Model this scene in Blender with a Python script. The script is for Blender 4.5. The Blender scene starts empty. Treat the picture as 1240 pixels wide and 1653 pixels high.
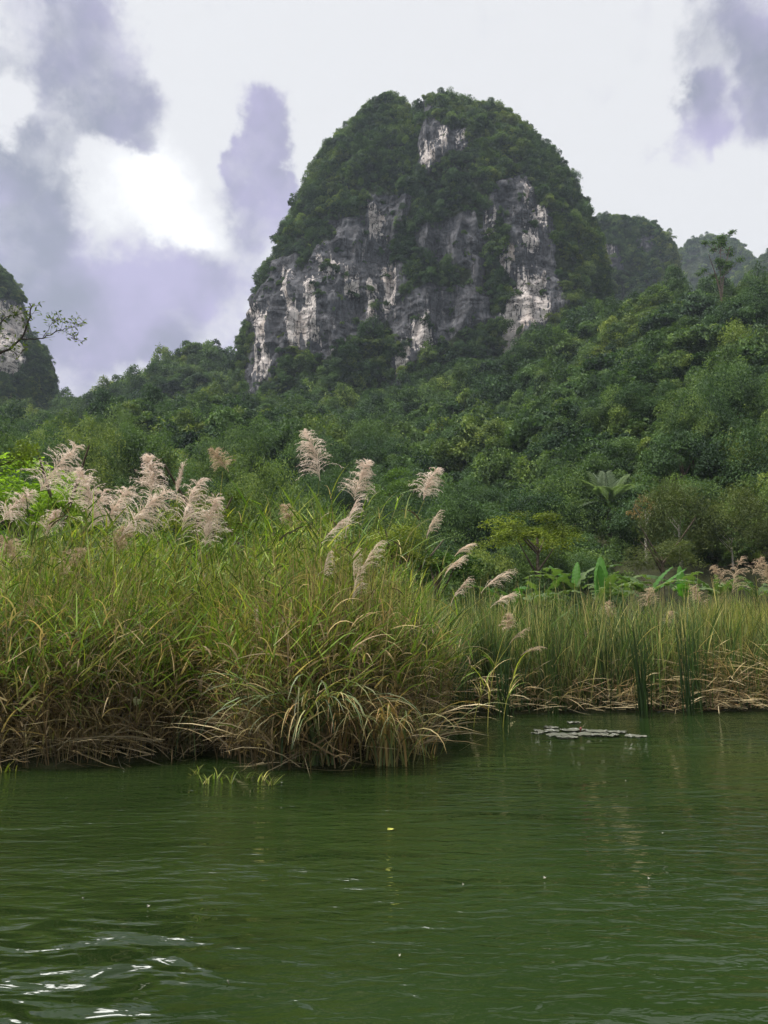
import bpy, math, random
import numpy as np
from mathutils import Vector, Euler

R = math.radians
sc = bpy.context.scene
COL = sc.collection
rng = np.random.default_rng(7)
random.seed(7)

# ------------------------------------------------------------------ camera
CAM_Z = 1.1
TH = R(10.2)
F = 1240.0
CT, ST = math.cos(TH), math.sin(TH)
cam = bpy.data.cameras.new("camera")
cam.sensor_fit = 'VERTICAL'
cam.angle_y = 2 * math.atan(1653 / 2 / F)
cam.clip_start, cam.clip_end = 0.05, 3000
co = bpy.data.objects.new("camera", cam)
co.location = (0, 0, CAM_Z)
co.rotation_euler = (R(90) + TH, 0, 0)
COL.objects.link(co)
sc.camera = co


def ray(px, py):
    x = (np.asarray(px, float) - 620) / F
    y = (826.5 - np.asarray(py, float)) / F
    return x, CT - y * ST, ST + y * CT


def at(px, py, Y):
    x, dy, dz = ray(px, py)
    s = Y / dy
    return np.array([x * s, Y + 0 * s, CAM_Z + dz * s])


def proj(X, Y, Z):
    dz = Z - CAM_Z
    d = Y * CT + dz * ST
    u = -Y * ST + dz * CT
    d = np.maximum(d, 0.01)
    return 620 + F * X / d, 826.5 - F * u / d


# ------------------------------------------------------------------ sun, sky, exposure
SUN_EL, SUN_AZ = R(63), R(-112)          # azimuth from +Y towards +X (negative: left)
SUN_STRENGTH = 1.5
SUN_ANGLE = R(10)
sl = bpy.data.lights.new("sun", 'SUN')
sl.energy = SUN_STRENGTH
sl.angle = SUN_ANGLE
sl.color = (1.0, 0.95, 0.88)
so = bpy.data.objects.new("sun", sl)
sd = Vector((math.sin(SUN_AZ) * math.cos(SUN_EL), math.cos(SUN_AZ) * math.cos(SUN_EL), math.sin(SUN_EL)))
so.rotation_euler = sd.to_track_quat('Z', 'Y').to_euler()
COL.objects.link(so)

sc.view_settings.view_transform = 'Standard'
sc.view_settings.look = 'None'
sc.view_settings.exposure = 1.85
sc.view_settings.gamma = 1.0
sc.view_settings.use_curve_mapping = False


class NT:
    """small helper to wire shader nodes"""
    def __init__(self, tree):
        self.t = tree
        self.n, self.l = tree.nodes, tree.links

    def node(self, typ, **kw):
        nd = self.n.new(typ)
        for k, v in kw.items():
            setattr(nd, k, v)
        return nd

    def put(self, sock, v):
        if hasattr(v, 'is_output'):
            self.l.new(v, sock)
        else:
            sock.default_value = v

    def math(self, op, a, b=0.0, c=None, clamp=False):
        nd = self.node('ShaderNodeMath', operation=op, use_clamp=clamp)
        self.put(nd.inputs[0], a)
        self.put(nd.inputs[1], b)
        if c is not None:
            self.put(nd.inputs[2], c)
        return nd.outputs[0]

    def vmath(self, op, a, b=None, out=0):
        nd = self.node('ShaderNodeVectorMath', operation=op)
        self.put(nd.inputs[0], a)
        if b is not None:
            self.put(nd.inputs[1], b)
        return nd.outputs[out]

    def noise(self, vec, scale, detail=4, rough=0.55, dist=0.0, color=False):
        nd = self.node('ShaderNodeTexNoise')
        if vec is not None:
            self.put(nd.inputs['Vector'], vec)
        nd.inputs['Scale'].default_value = scale
        nd.inputs['Detail'].default_value = detail
        nd.inputs['Roughness'].default_value = rough
        nd.inputs['Distortion'].default_value = dist
        return nd.outputs['Color' if color else 0]

    def rng(self, v, a, b, c=0.0, d=1.0, smooth=True):
        nd = self.node('ShaderNodeMapRange')
        nd.interpolation_type = 'SMOOTHSTEP' if smooth else 'LINEAR'
        self.put(nd.inputs[0], v)
        for i, x in enumerate((a, b, c, d)):
            nd.inputs[i + 1].default_value = x
        return nd.outputs[0]

    def mix(self, f, a, b, mode='MIX'):
        nd = self.node('ShaderNodeMix', data_type='RGBA', blend_type=mode)
        self.put(nd.inputs[0], f)
        for s, v in ((nd.inputs[6], a), (nd.inputs[7], b)):
            if not hasattr(v, 'is_output') and len(v) == 3:
                v = (*v, 1)
            self.put(s, v)
        return nd.outputs[2]

    def ramp(self, f, stops):
        nd = self.node('ShaderNodeValToRGB')
        e = nd.color_ramp.elements
        while len(e) < len(stops):
            e.new(0.5)
        for el, (p, c) in zip(e, stops):
            el.position = p
            el.color = (*c, 1)
        self.put(nd.inputs[0], f)
        return nd.outputs[0]

    def attr(self, name, out='Fac'):
        nd = self.node('ShaderNodeAttribute', attribute_name=name)
        return nd.outputs[out]


def build_world():
    w = bpy.data.worlds.new("World")
    sc.world = w
    w.use_nodes = True
    t = NT(w.node_tree)
    t.n.clear()
    out = t.node('ShaderNodeOutputWorld')
    bg = t.node('ShaderNodeBackground')
    sky = t.node('ShaderNodeTexSky', sky_type='NISHITA')
    sky.sun_disc = False
    sky.sun_elevation = SUN_EL
    sky.sun_rotation = SUN_AZ
    sky.air_density, sky.dust_density = 1.2, 2.0
    tc = t.node('ShaderNodeTexCoord')
    d = tc.outputs['Generated']
    sep = t.node('ShaderNodeSeparateXYZ')
    t.put(sep.inputs[0], d)
    az = t.math('ARCTAN2', sep.outputs[0], sep.outputs[1])
    el = t.math('ARCSINE', sep.outputs[2])
    comb = t.node('ShaderNodeCombineXYZ')
    t.put(comb.inputs[0], az)
    t.put(comb.inputs[1], el)
    # warp
    n1 = t.vmath('SUBTRACT', t.noise(d, 5, 5, .55, color=True), (.5, .5, .5))
    sca = t.node('ShaderNodeVectorMath', operation='SCALE')
    t.put(sca.inputs[0], n1)
    sca.inputs[3].default_value = 0.13
    n2 = t.vmath('SUBTRACT', t.noise(d, 17, 6, .62, color=True), (.5, .5, .5))
    scb = t.node('ShaderNodeVectorMath', operation='SCALE')
    t.put(scb.inputs[0], n2)
    scb.inputs[3].default_value = 0.10
    ae = t.vmath('ADD', t.vmath('ADD', comb.outputs[0], sca.outputs[0]), scb.outputs[0])

    def blob(px, py, rx, ry, rot, k, soft):
        x, y, z = (float(v) for v in ray(px, py))
        a0, e0 = math.atan2(x, y), math.atan2(z, math.hypot(x, y))
        mp = t.node('ShaderNodeMapping', vector_type='TEXTURE')
        t.put(mp.inputs[0], ae)
        mp.inputs[1].default_value = (a0, e0, 0)
        mp.inputs[2].default_value = (0, 0, R(rot))
        mp.inputs[3].default_value = (rx / 1330, ry / 1330, 1)
        ln = t.vmath('LENGTH', mp.outputs[0], out=1)
        return t.rng(ln, 1 - soft, 1 + soft, k, 0.0)

    # grey-lavender cloud masses (pixel centre, radii in px, tilt ccw, amount)
    grey = [(150, 100, 75, 190, 38, .58, .43), (60, 80, 130, 110, 0, .42, .57), (215, 200, 55, 70, 10, .35, .43),
            (428, 210, 66, 80, 8, 1.2, .40), (425, 315, 72, 100, -12, .95, .55), (330, 430, 110, 70, 0, .45, .57),
            (90, 470, 210, 150, 0, .72, .50), (330, 530, 260, 90, 0, .60, .43), (60, 300, 90, 90, 0, .5, .43),
            (150, 590, 260, 60, 0, .25, .43), (1160, 120, 85, 120, 0, .65, .36), (1110, 240, 50, 70, -25, .6, .36),
            (1235, 60, 70, 110, 0, .5, .43), (1230, 190, 50, 80, 0, .35, .43),
            (-500, 300, 420, 260, 0, .6, .43), (1700, 200, 300, 260, 0, .5, .43)]
    white = [(15, 175, 38, 50, 0, .95, .6), (185, 262, 55, 30, -35, .7, .6), (255, 315, 55, 42, -25, .9, .6),
             (325, 225, 34, 60, 0, .7, .6), (150, 345, 50, 40, -30, .35, .8), (80, 20, 40, 40, 0, .25, .6)]
    f = None
    for b in grey:
        v = blob(*b)
        f = v if f is None else t.math('ADD', f, v)
    f = t.math('MINIMUM', f, 1.1)
    for b in white:
        f = t.math('SUBTRACT', f, blob(*b))
    det = t.noise(d, 7, 8, .62, .35)
    f = t.math('ADD', f, t.math('MULTIPLY', t.math('SUBTRACT', det, .5), 1.5))
    bil = t.noise(t.vmath('ADD', d, sca.outputs[0]), 11, 7, .58, .2)
    bil = t.math('ABSOLUTE', t.math('SUBTRACT', bil, .5))
    f = t.math('SUBTRACT', f, t.math('MULTIPLY', t.rng(bil, .0, .14, 1.0, 0.0), .20))
    f = t.rng(f, 0.04, .98)
    tint = t.noise(d, 6, 4, .6)
    greycol = t.mix(t.rng(tint, .32, .68), (.082, .086, .110), (.145, .134, .196))
    cloud = t.mix(f, (.238, .238, .242), greycol)
    # thin bright gap between the clouds
    gap = t.math('ADD', blob(262, 312, 80, 50, -30, 1.0, .98), blob(120, 345, 40, 40, 0, .35, .98))
    gap = t.math('MULTIPLY', gap, t.math('SUBTRACT', 1.0, f, clamp=True))
    gap = t.math('POWER', t.math('MINIMUM', gap, 1.0), 1.5)
    glow = t.mix(1.0, (1, 1, 1), (1, 1, 1))
    cloud = t.mix(t.math('MULTIPLY', gap, 1.0, clamp=True), cloud, (.36, .36, .36))
    # bright sky patch added high above the view, so the ripples show glints
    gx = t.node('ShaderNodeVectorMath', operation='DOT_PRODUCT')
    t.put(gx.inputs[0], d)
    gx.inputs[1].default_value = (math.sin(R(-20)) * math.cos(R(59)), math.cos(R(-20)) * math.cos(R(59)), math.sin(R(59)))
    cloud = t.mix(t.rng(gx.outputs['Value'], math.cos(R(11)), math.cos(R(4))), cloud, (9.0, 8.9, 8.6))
    # a little of the clear sky shows between
    sc_ = t.node('ShaderNodeVectorMath', operation='SCALE')
    t.put(sc_.inputs[0], sky.outputs[0])
    sc_.inputs[3].default_value = 0.04
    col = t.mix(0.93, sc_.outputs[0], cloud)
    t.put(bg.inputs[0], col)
    bg.inputs[1].default_value = 1.0
    t.l.new(bg.outputs[0], out.inputs[0])


build_world()

sc.render.engine = 'CYCLES'
cy = sc.cycles
cy.max_bounces = 6
cy.diffuse_bounces = 3
cy.glossy_bounces = 2
cy.transmission_bounces = 4
cy.transparent_max_bounces = 6
cy.volume_bounces = 0
cy.use_denoising = True


# ------------------------------------------------------------------ helpers
def tag(o, label=None, cat=None, group=None, kind=None):
    if label: o['label'] = label
    if cat: o['category'] = cat
    if group: o['group'] = group
    if kind: o['kind'] = kind
    return o


def mesh_np(name, V, Q, mat=None, attrs=None, smooth=True):
    V = np.ascontiguousarray(V, dtype=np.float32)
    Q = np.ascontiguousarray(Q, dtype=np.int32)
    k = Q.shape[1]
    me = bpy.data.meshes.new(name)
    me.vertices.add(len(V))
    me.vertices.foreach_set('co', V.ravel())
    me.loops.add(Q.size)
    me.loops.foreach_set('vertex_index', Q.ravel())
    me.polygons.add(len(Q))
    me.polygons.foreach_set('loop_start', np.arange(0, Q.size, k, dtype=np.int32))
    me.polygons.foreach_set('use_smooth', np.full(len(Q), smooth))
    for an, av in (attrs or {}).items():
        a = me.attributes.new(an, 'FLOAT', 'POINT')
        a.data.foreach_set('value', np.ascontiguousarray(av, dtype=np.float32))
    me.update(calc_edges=True)
    if mat: me.materials.append(mat)
    return me


def link(name, me, parent=None, loc=None):
    o = bpy.data.objects.new(name, me)
    COL.objects.link(o)
    if parent: o.parent = parent
    if loc is not None: o.location = loc
    return o


def empty(name, loc, rz=0.0):
    o = bpy.data.objects.new(name, None)
    o.empty_display_size = 0.2
    o.location = loc
    o.rotation_euler = (0, 0, rz)
    COL.objects.link(o)
    return o


class Acc:
    """collects pieces with shared attributes into one mesh"""
    def __init__(self, *names):
        self.V, self.Q, self.n = [], [], 0
        self.A = {k: [] for k in names}

    def add(self, V, Q, **a):
        self.V.append(V)
        self.Q.append(Q + self.n)
        self.n += len(V)
        for k in self.A:
            v = a.get(k, 0.0)
            self.A[k].append(np.broadcast_to(np.asarray(v, float), (len(V),)))

    def mesh(self, name, mat, smooth=True):
        return mesh_np(name, np.concatenate(self.V), np.concatenate(self.Q), mat,
                       {k: np.concatenate(v) for k, v in self.A.items()}, smooth)


def _h(i, j, k, seed):
    h = (i.astype(np.uint32) * np.uint32(374761393) + j.astype(np.uint32) * np.uint32(668265263)
         + k.astype(np.uint32) * np.uint32(2147483647 & 1274126177) + np.uint32(seed * 974711 & 0xffffffff))
    h = (h ^ (h >> np.uint32(13))) * np.uint32(1274126177)
    h = h ^ (h >> np.uint32(16))
    return (h & np.uint32(0xffffff)).astype(np.float64) / 0xffffff


def vnoise(x, y, z, seed=0):
    xi, yi, zi = np.floor(x), np.floor(y), np.floor(z)
    fx, fy, fz = x - xi, y - yi, z - zi
    fx, fy, fz = (f * f * f * (f * (f * 6 - 15) + 10) for f in (fx, fy, fz))
    xi, yi, zi = (v.astype(np.int64) for v in (xi, yi, zi))
    o = 0
    for dx in (0, 1):
        for dy in (0, 1):
            for dz in (0, 1):
                w = (fx if dx else 1 - fx) * (fy if dy else 1 - fy) * (fz if dz else 1 - fz)
                o = o + w * _h(xi + dx, yi + dy, zi + dz, seed)
    return o * 2 - 1


def fbm(x, y, z, oct=4, seed=0):
    o, a, s = 0, 1.0, 0.0
    for i in range(oct):
        o = o + a * vnoise(x, y, z, seed + i * 17)
        s += a
        a *= .5
        x, y, z = x * 2.03 + 5.1, y * 2.03 + 1.7, z * 2.03 + 9.2
    return o / s


def sstep(a, b, x):
    t = np.clip((x - a) / (b - a), 0, 1)
    return t * t * (3 - 2 * t)


def poly_sd(px, py, poly):
    """signed distance to polygon, positive inside"""
    P = np.array(poly, float)
    d = np.full(px.shape, 1e18)
    inside = np.zeros(px.shape, bool)
    for (x0, y0), (x1, y1) in zip(P, np.roll(P, -1, 0)):
        ex, ey = x1 - x0, y1 - y0
        wx, wy = px - x0, py - y0
        t = np.clip((wx * ex + wy * ey) / (ex * ex + ey * ey + 1e-9), 0, 1)
        d = np.minimum(d, (wx - t * ex) ** 2 + (wy - t * ey) ** 2)
        c = ((y0 <= py) != (y1 <= py)) & (px < (x1 - x0) * (py - y0) / ((y1 - y0) if y1 != y0 else 1e-9) + x0)
        inside ^= c
    d = np.sqrt(d)
    return np.where(inside, d, -d)


def grid_quads(nr, nc, wrap=False):
    r = np.arange(nr - 1)[:, None]
    c = np.arange(nc if wrap else nc - 1)[None, :]
    c2 = (c + 1) % nc
    return np.stack([r * nc + c, r * nc + c2, (r + 1) * nc + c2, (r + 1) * nc + c], -1).reshape(-1, 4)


def ribbons(base, az, p0, p1, L, W, S=5, p=1.3, tw=None, taper=0.8, wb=0.6):
    """arching flat blades; p0/p1 angle from vertical at base/tip. returns verts, quads, t, centreline"""
    N = len(base)
    az, p0, p1, L, W = (np.broadcast_to(np.asarray(v, float), (N,)) for v in (az, p0, p1, L, W))
    t = np.linspace(0, 1, S + 1)
    tm = (t[:-1] + t[1:]) / 2
    ph = p0[:, None] + (p1 - p0)[:, None] * tm[None] ** p
    ds = (L / S)[:, None]
    r = np.concatenate([np.zeros((N, 1)), np.cumsum(np.sin(ph) * ds, 1)], 1)
    z = np.concatenate([np.zeros((N, 1)), np.cumsum(np.cos(ph) * ds, 1)], 1)
    ca, sa = np.cos(az)[:, None], np.sin(az)[:, None]
    C = np.stack([base[:, 0:1] + r * ca, base[:, 1:2] + r * sa, base[:, 2:3] + z], -1)
    phn = p0[:, None] + (p1 - p0)[:, None] * t[None] ** p
    nrm = np.stack([-np.cos(phn) * ca, -np.cos(phn) * sa, np.sin(phn)], -1)
    hs = np.stack([-sa, ca, np.zeros_like(ca)], -1) * np.ones((1, S + 1, 1))
    tw = np.zeros(N) if tw is None else tw
    side = hs * np.cos(tw)[:, None, None] + nrm * np.sin(tw)[:, None, None]
    prof = (1 - t) ** taper * np.minimum(1, wb + t * 3)
    prof[-1] = 0.03
    w = (W[:, None] * prof[None] / 2)[..., None]
    V = np.stack([C - side * w, C + side * w], 2).reshape(-1, 3)
    b = (np.arange(N) * (S + 1) * 2)[:, None] + (np.arange(S) * 2)[None]
    Q = np.stack([b, b + 1, b + 3, b + 2], -1).reshape(-1, 4)
    T = np.repeat(np.broadcast_to(t, (N, S + 1)), 2, axis=1).ravel()
    return V, Q, T, C


def per_vert(v, S):
    return np.repeat(np.asarray(v, float), (S + 1) * 2)


def leaf_quads(c, d, n, L, W):
    """diamond leaf: c centre, d tip direction, n normal (N,3)"""
    d = d / (np.linalg.norm(d, axis=1, keepdims=True) + 1e-9)
    s = np.cross(n, d)
    s /= (np.linalg.norm(s, axis=1, keepdims=True) + 1e-9)
    L = np.broadcast_to(np.asarray(L, float), (len(c),))[:, None]
    W = np.broadcast_to(np.asarray(W, float), (len(c),))[:, None]
    up = np.cross(d, s)
    V = np.stack([c - d * L * .5, c + s * W * .5 + up * W * .12 - d * L * .05, c + d * L * .5 - up * L * .10,
                  c - s * W * .5 + up * W * .12 - d * L * .05], 1).reshape(-1, 3)
    Q = np.arange(len(c) * 4).reshape(-1, 4)
    return V, Q


def tube(acc, pts, radii, n=6, **a):
    pts = np.array(pts, float)
    K = len(pts)
    tg = np.gradient(pts, axis=0)
    tg /= (np.linalg.norm(tg, axis=1, keepdims=True) + 1e-9)
    ref = np.array([0.31, 0.2, 0.93]) if abs(tg[0][2]) < .8 else np.array([1.0, 0.1, 0])
    s = np.cross(tg, ref); s /= (np.linalg.norm(s, axis=1, keepdims=True) + 1e-9)
    u = np.cross(s, tg)
    th = np.linspace(0, 2 * np.pi, n, endpoint=False)
    ring = s[:, None] * np.cos(th)[None, :, None] + u[:, None] * np.sin(th)[None, :, None]
    V = (pts[:, None] + ring * np.asarray(radii, float)[:, None, None]).reshape(-1, 3)
    acc.add(V, grid_quads(K, n, True), **a)


# ------------------------------------------------------------------ materials
def new_mat(name):
    m = bpy.data.materials.new(name)
    m.use_nodes = True
    t = NT(m.node_tree)
    t.n.clear()
    t.out = t.node('ShaderNodeOutputMaterial')
    return m, t


def finish(t, col, rough=.6, spec=.3, transl=0.0, tcol=None, bump=None):
    bs = t.node('ShaderNodeBsdfPrincipled')
    t.put(bs.inputs['Base Color'], col)
    t.put(bs.inputs['Roughness'], rough)
    bs.inputs['Specular IOR Level'].default_value = spec
    if bump is not None:
        t.put(bs.inputs['Normal'], bump)
    sh = bs.outputs[0]
    if transl:
        tr = t.node('ShaderNodeBsdfTranslucent')
        t.put(tr.inputs[0], tcol if tcol is not None else col)
        mx = t.node('ShaderNodeMixShader')
        mx.inputs[0].default_value = transl
        t.l.new(sh, mx.inputs[1])
        t.l.new(tr.outputs[0], mx.inputs[2])
        sh = mx.outputs[0]
    t.l.new(sh, t.out.inputs[0])


def foliage_mat(name, stops, transl=.25, scale=.05, rough=.62, spec=.12):
    """stops: colours picked by a random value per plant and a slow noise through space; tone varies per leaf"""
    m, t = new_mat(name)
    oi = t.node('ShaderNodeObjectInfo')
    geo = t.node('ShaderNodeNewGeometry')
    n = t.noise(geo.outputs['Position'], scale, 3, .6)
    f = t.math('ADD', t.math('MULTIPLY', oi.outputs['Random'], .62), t.math('MULTIPLY', t.rng(n, .3, .7), .38))
    tone = t.attr('tone')
    f = t.math('ADD', f, t.math('MULTIPLY', t.math('SUBTRACT', tone, .5), .35), clamp=True)
    k = len(stops)
    col = t.ramp(f, [(i / (k - 1), c) for i, c in enumerate(stops)])
    col = t.mix(1.0, col, t.mix(t.rng(tone, 0, 1, smooth=False), (.36, .40, .43), (1.85, 1.75, 1.4)), 'MULTIPLY')
    tcol = t.mix(1.0, col, (1.5, 1.6, .7), 'MULTIPLY')
    finish(t, col, rough, spec, transl, tcol)
    return m


def grass_mat(name, stops, transl=.3, spec=.25):
    """'dry' attribute 0 fresh .. 1 dead, 'tone' per blade"""
    m, t = new_mat(name)
    oi = t.node('ShaderNodeObjectInfo')
    dry = t.math('ADD', t.attr('dry'), t.math('MULTIPLY', t.math('SUBTRACT', oi.outputs['Random'], .5), .16), clamp=True)
    k = len(stops)
    col = t.ramp(dry, [(p, c) for p, c in stops])
    tone = t.attr('tone')
    col = t.mix(1.0, col, t.mix(tone, (.32, .33, .33), (1.85, 1.85, 1.7)), 'MULTIPLY')
    col = t.mix(1.0, col, t.mix(oi.outputs['Random'], (.62, .66, .66), (1.3, 1.25, 1.1)), 'MULTIPLY')
    tcol = t.mix(1.0, col, (1.35, 1.4, .75), 'MULTIPLY')
    finish(t, col, .55, spec, transl, tcol)
    return m


M_FOREST = foliage_mat('forest_leaves', [(.022, .047, .029), (.036, .071, .037), (.054, .099, .042), (.083, .133, .045), (.136, .176, .050)])
M_SHRUB = foliage_mat('shrub_leaves', [(.030, .070, .015), (.055, .110, .018), (.085, .145, .022)], scale=.3)
M_BRIGHT = foliage_mat('bright_shrub_leaves', [(.085, .16, .018), (.125, .22, .024), (.165, .26, .034)], transl=.4, scale=.8)
M_YELLOW = foliage_mat('yellowgreen_leaves', [(.065, .10, .018), (.10, .14, .02), (.14, .17, .025)], scale=.4)
M_BAMBOO = foliage_mat('bamboo_leaves', [(.050, .070, .030), (.075, .098, .040), (.105, .120, .050)], scale=.3)
M_DEADLEAF = foliage_mat('dead_leaves', [(.12, .085, .045), (.17, .12, .06), (.22, .16, .08)], transl=.15)
M_GRASS = grass_mat('reed_blades', [(0, (.078, .152, .020)), (.3, (.150, .212, .030)), (.5, (.245, .24, .06)), (.7, (.36, .285, .16)), (.85, (.25, .185, .11)), (1, (.10, .07, .042))])
M_CATTAIL = grass_mat('cattail_blades', [(0, (.05, .10, .03)), (.35, (.10, .155, .05)), (.55, (.20, .20, .085)), (.75, (.36, .29, .16)), (1, (.24, .16, .08))])
M_STRAW = grass_mat('straw', [(0, (.52, .45, .33)), (.5, (.41, .33, .22)), (1, (.19, .12, .065))], transl=.12)
M_TUSSOCK = grass_mat('tussock_blades', [(0, (.10, .16, .075)), (.35, (.17, .21, .095)), (.6, (.32, .26, .13)), (.8, (.42, .28, .14)), (1, (.26, .15, .07))], spec=.35)


def plume_mat(name, a, b):
    m, t = new_mat(name)
    col = t.mix(t.attr('tone'), a, b)
    finish(t, col, .8, .1, .35, col)
    return m


M_PLUME = plume_mat('plume_pink', (.56, .445, .355), (.93, .81, .71))
M_PLUME_TAN = plume_mat('plume_tan', (.38, .28, .18), (.66, .53, .38))
M_PLUME_PALE = plume_mat('plume_pale', (.55, .43, .32), (.88, .76, .62))


def bark_mat(name, a, b):
    m, t = new_mat(name)
    tc = t.node('ShaderNodeTexCoord')
    n = t.noise(tc.outputs['Object'], 6, 6, .65, .6)
    bp = t.node('ShaderNodeBump')
    bp.inputs['Strength'].default_value = .5
    t.put(bp.inputs['Height'], n)
    finish(t, t.mix(t.rng(n, .35, .65), a, b), .85, .15, bump=bp.outputs[0])
    return m


M_BARK = bark_mat('bark_brown', (.06, .045, .03), (.15, .12, .09))
M_BARK_PALE = bark_mat('bark_pale', (.22, .20, .17), (.42, .39, .34))
M_TWIG = bark_mat('twig_dark', (.025, .02, .018), (.07, .055, .045))


def banana_mat(name, a, b):
    m, t = new_mat(name)
    col = t.mix(t.attr('tone'), a, b)
    geo = t.node('ShaderNodeNewGeometry')
    n = t.noise(geo.outputs['Position'], 3, 4)
    col = t.mix(1.0, col, t.mix(n, (.7, .7, .7), (1.25, 1.25, 1.2)), 'MULTIPLY')
    finish(t, col, .55, .15, .35, t.mix(1.0, col, (1.3, 1.5, .6), 'MULTIPLY'))
    return m


M_BANANA = banana_mat('banana_leaf_fresh', (.04, .12, .018), (.07, .18, .028))
M_BANANA_DULL = banana_mat('banana_leaf_dull', (.045, .09, .026), (.12, .17, .06))
M_PALM = banana_mat('palm_leaf', (.09, .13, .08), (.19, .24, .155))


def rock_mat():
    m, t = new_mat('limestone')
    geo = t.node('ShaderNodeNewGeometry')
    P = geo.outputs['Position']

    def st(sx, sy, sz):
        return t.vmath('MULTIPLY', P, (sx, sy, sz))
    base = t.noise(st(.25, .25, .12), 1, 6, .62)
    fine = t.noise(st(1.0, 1.0, .5), 1, 7, .68, .4)
    col = t.mix(t.rng(base, .3, .7), (.046, .048, .058), (.135, .136, .150))
    col = t.mix(1.0, col, t.mix(t.rng(fine, .25, .75), (.5, .5, .5), (1.5, 1.5, 1.48)), 'MULTIPLY')
    # horizontal bedding cracks
    ck = t.noise(st(.16, .16, .62), 1, 5, .62, .8)
    crack = t.rng(t.math('ABSOLUTE', t.math('SUBTRACT', ck, .5)), .003, .015, 1, 0)
    # calcite: painted zones broken up by vertical streak noise
    stk = t.noise(st(1.3, 1.3, .085), 1, 6, .62, .35)
    blot = t.noise(st(.8, .8, .6), 1, 6, .65, .6)
    pf = t.math('ADD', t.attr('pale'), t.math('ADD', t.math('MULTIPLY', t.math('SUBTRACT', stk, .5), 2.8),
                                               t.math('MULTIPLY', t.math('SUBTRACT', blot, .5), 1.6)))
    pale = t.math('MULTIPLY', t.rng(pf, .50, .62), t.rng(t.attr('pale'), .02, .3))
    stk2 = t.noise(st(.75, .75, .05), 1, 5, .6, .3)
    thin = t.math('MULTIPLY', t.rng(stk2, .58, .70), t.rng(blot, .42, .62))
    grey = t.math('MULTIPLY', thin, .72)
    pcol = t.mix(t.rng(fine, .3, .7), (.45, .405, .39), (.74, .675, .64))
    pcol = t.mix(t.math('MULTIPLY', t.rng(base, .52, .66), .26), pcol, (.52, .36, .25))
    col = t.mix(grey, col, (.42, .40, .40))
    col = t.mix(pale, col, pcol)
    col = t.mix(t.math('MULTIPLY', crack, .92), col, (.035, .034, .036))
    fis = t.noise(st(.55, .55, .035), 1, 6, .6, .3)
    fis = t.rng(t.math('ABSOLUTE', t.math('SUBTRACT', fis, .5)), .004, .022, 1, 0)
    col = t.mix(t.math('MULTIPLY', fis, .8), col, (.03, .03, .034))
    soil = t.mix(t.rng(fine, .3, .7), (.016, .026, .012), (.040, .055, .022))
    col = t.mix(t.rng(t.attr('rock'), .35, .6), soil, col)
    hgt = t.math('ADD', t.math('MULTIPLY', fine, .9), t.math('SUBTRACT', t.math('MULTIPLY', stk, .5), t.math('MULTIPLY', crack, .6)))
    bp = t.node('ShaderNodeBump')
    bp.inputs['Strength'].default_value = .9
    bp.inputs['Distance'].default_value = 1.0
    t.put(bp.inputs['Height'], hgt)
    finish(t, col, .9, .15, bump=bp.outputs[0])
    return m


M_ROCK = rock_mat()


def soil_mat():
    m, t = new_mat('dark_soil')
    geo = t.node('ShaderNodeNewGeometry')
    n = t.noise(geo.outputs['Position'], .8, 7, .65)
    n2 = t.noise(geo.outputs['Position'], 9, 5, .65)
    col = t.mix(t.rng(n, .35, .65), (.020, .022, .010), (.040, .045, .018))
    col = t.mix(1.0, col, t.mix(n2, (.5, .5, .5), (1.4, 1.4, 1.4)), 'MULTIPLY')
    bp = t.node('ShaderNodeBump')
    bp.inputs['Distance'].default_value = .1
    t.put(bp.inputs['Height'], n2)
    finish(t, col, .95, .1, bump=bp.outputs[0])
    return m


M_SOIL = soil_mat()


def water_mat():
    m, t = new_mat('murky_water')
    geo = t.node('ShaderNodeNewGeometry')
    P = geo.outputs['Position']
    mud = t.noise(P, .35, 3, .5)
    col = t.mix(t.rng(mud, .3, .7), (.0100, .0208, .0050), (.0158, .0308, .0074))
    # ripples: longer across the view, several sizes, calmer and livelier patches
    calm = t.noise(P, .22, 2, .5)
    amp = t.rng(calm, .35, .65, .35, 1.0)
    w1 = t.noise(t.vmath('MULTIPLY', P, (.9, 1.9, 1)), 1.15, 2, .45, .6)
    w2 = t.noise(t.vmath('MULTIPLY', P, (1.0, 2.3, 1)), 5.2, 3, .5, .5)
    w3 = t.noise(t.vmath('MULTIPLY', P, (1.0, 1.8, 1)), 17, 2, .5, .3)
    h = t.math('ADD', t.math('MULTIPLY', w1, .058), t.math('ADD', t.math('MULTIPLY', w2, .025), t.math('MULTIPLY', w3, .0026)))
    sp = t.node('ShaderNodeSeparateXYZ')
    t.put(sp.inputs[0], P)
    wake = t.math('MULTIPLY', t.rng(sp.outputs[0], -.3, -.9), t.rng(sp.outputs[1], 3.9, 2.9))
    swell = t.noise(t.vmath('MULTIPLY', P, (.8, 1.5, 1)), 3.1, 2, .4, .8)
    h = t.math('ADD', t.math('MULTIPLY', h, amp), t.math('MULTIPLY', t.math('MULTIPLY', wake, swell), .115))
    bp = t.node('ShaderNodeBump')
    bp.inputs['Strength'].default_value = 1.0
    bp.inputs['Distance'].default_value = 1.0
    t.put(bp.inputs['Height'], h)
    bs = t.node('ShaderNodeBsdfPrincipled')
    t.put(bs.inputs['Base Color'], col)
    bs.inputs['Roughness'].default_value = .012
    bs.inputs['IOR'].default_value = 1.333
    t.put(bs.inputs['Normal'], bp.outputs[0])
    t.l.new(bs.outputs[0], t.out.inputs[0])
    return m


M_WATER = water_mat()


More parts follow.
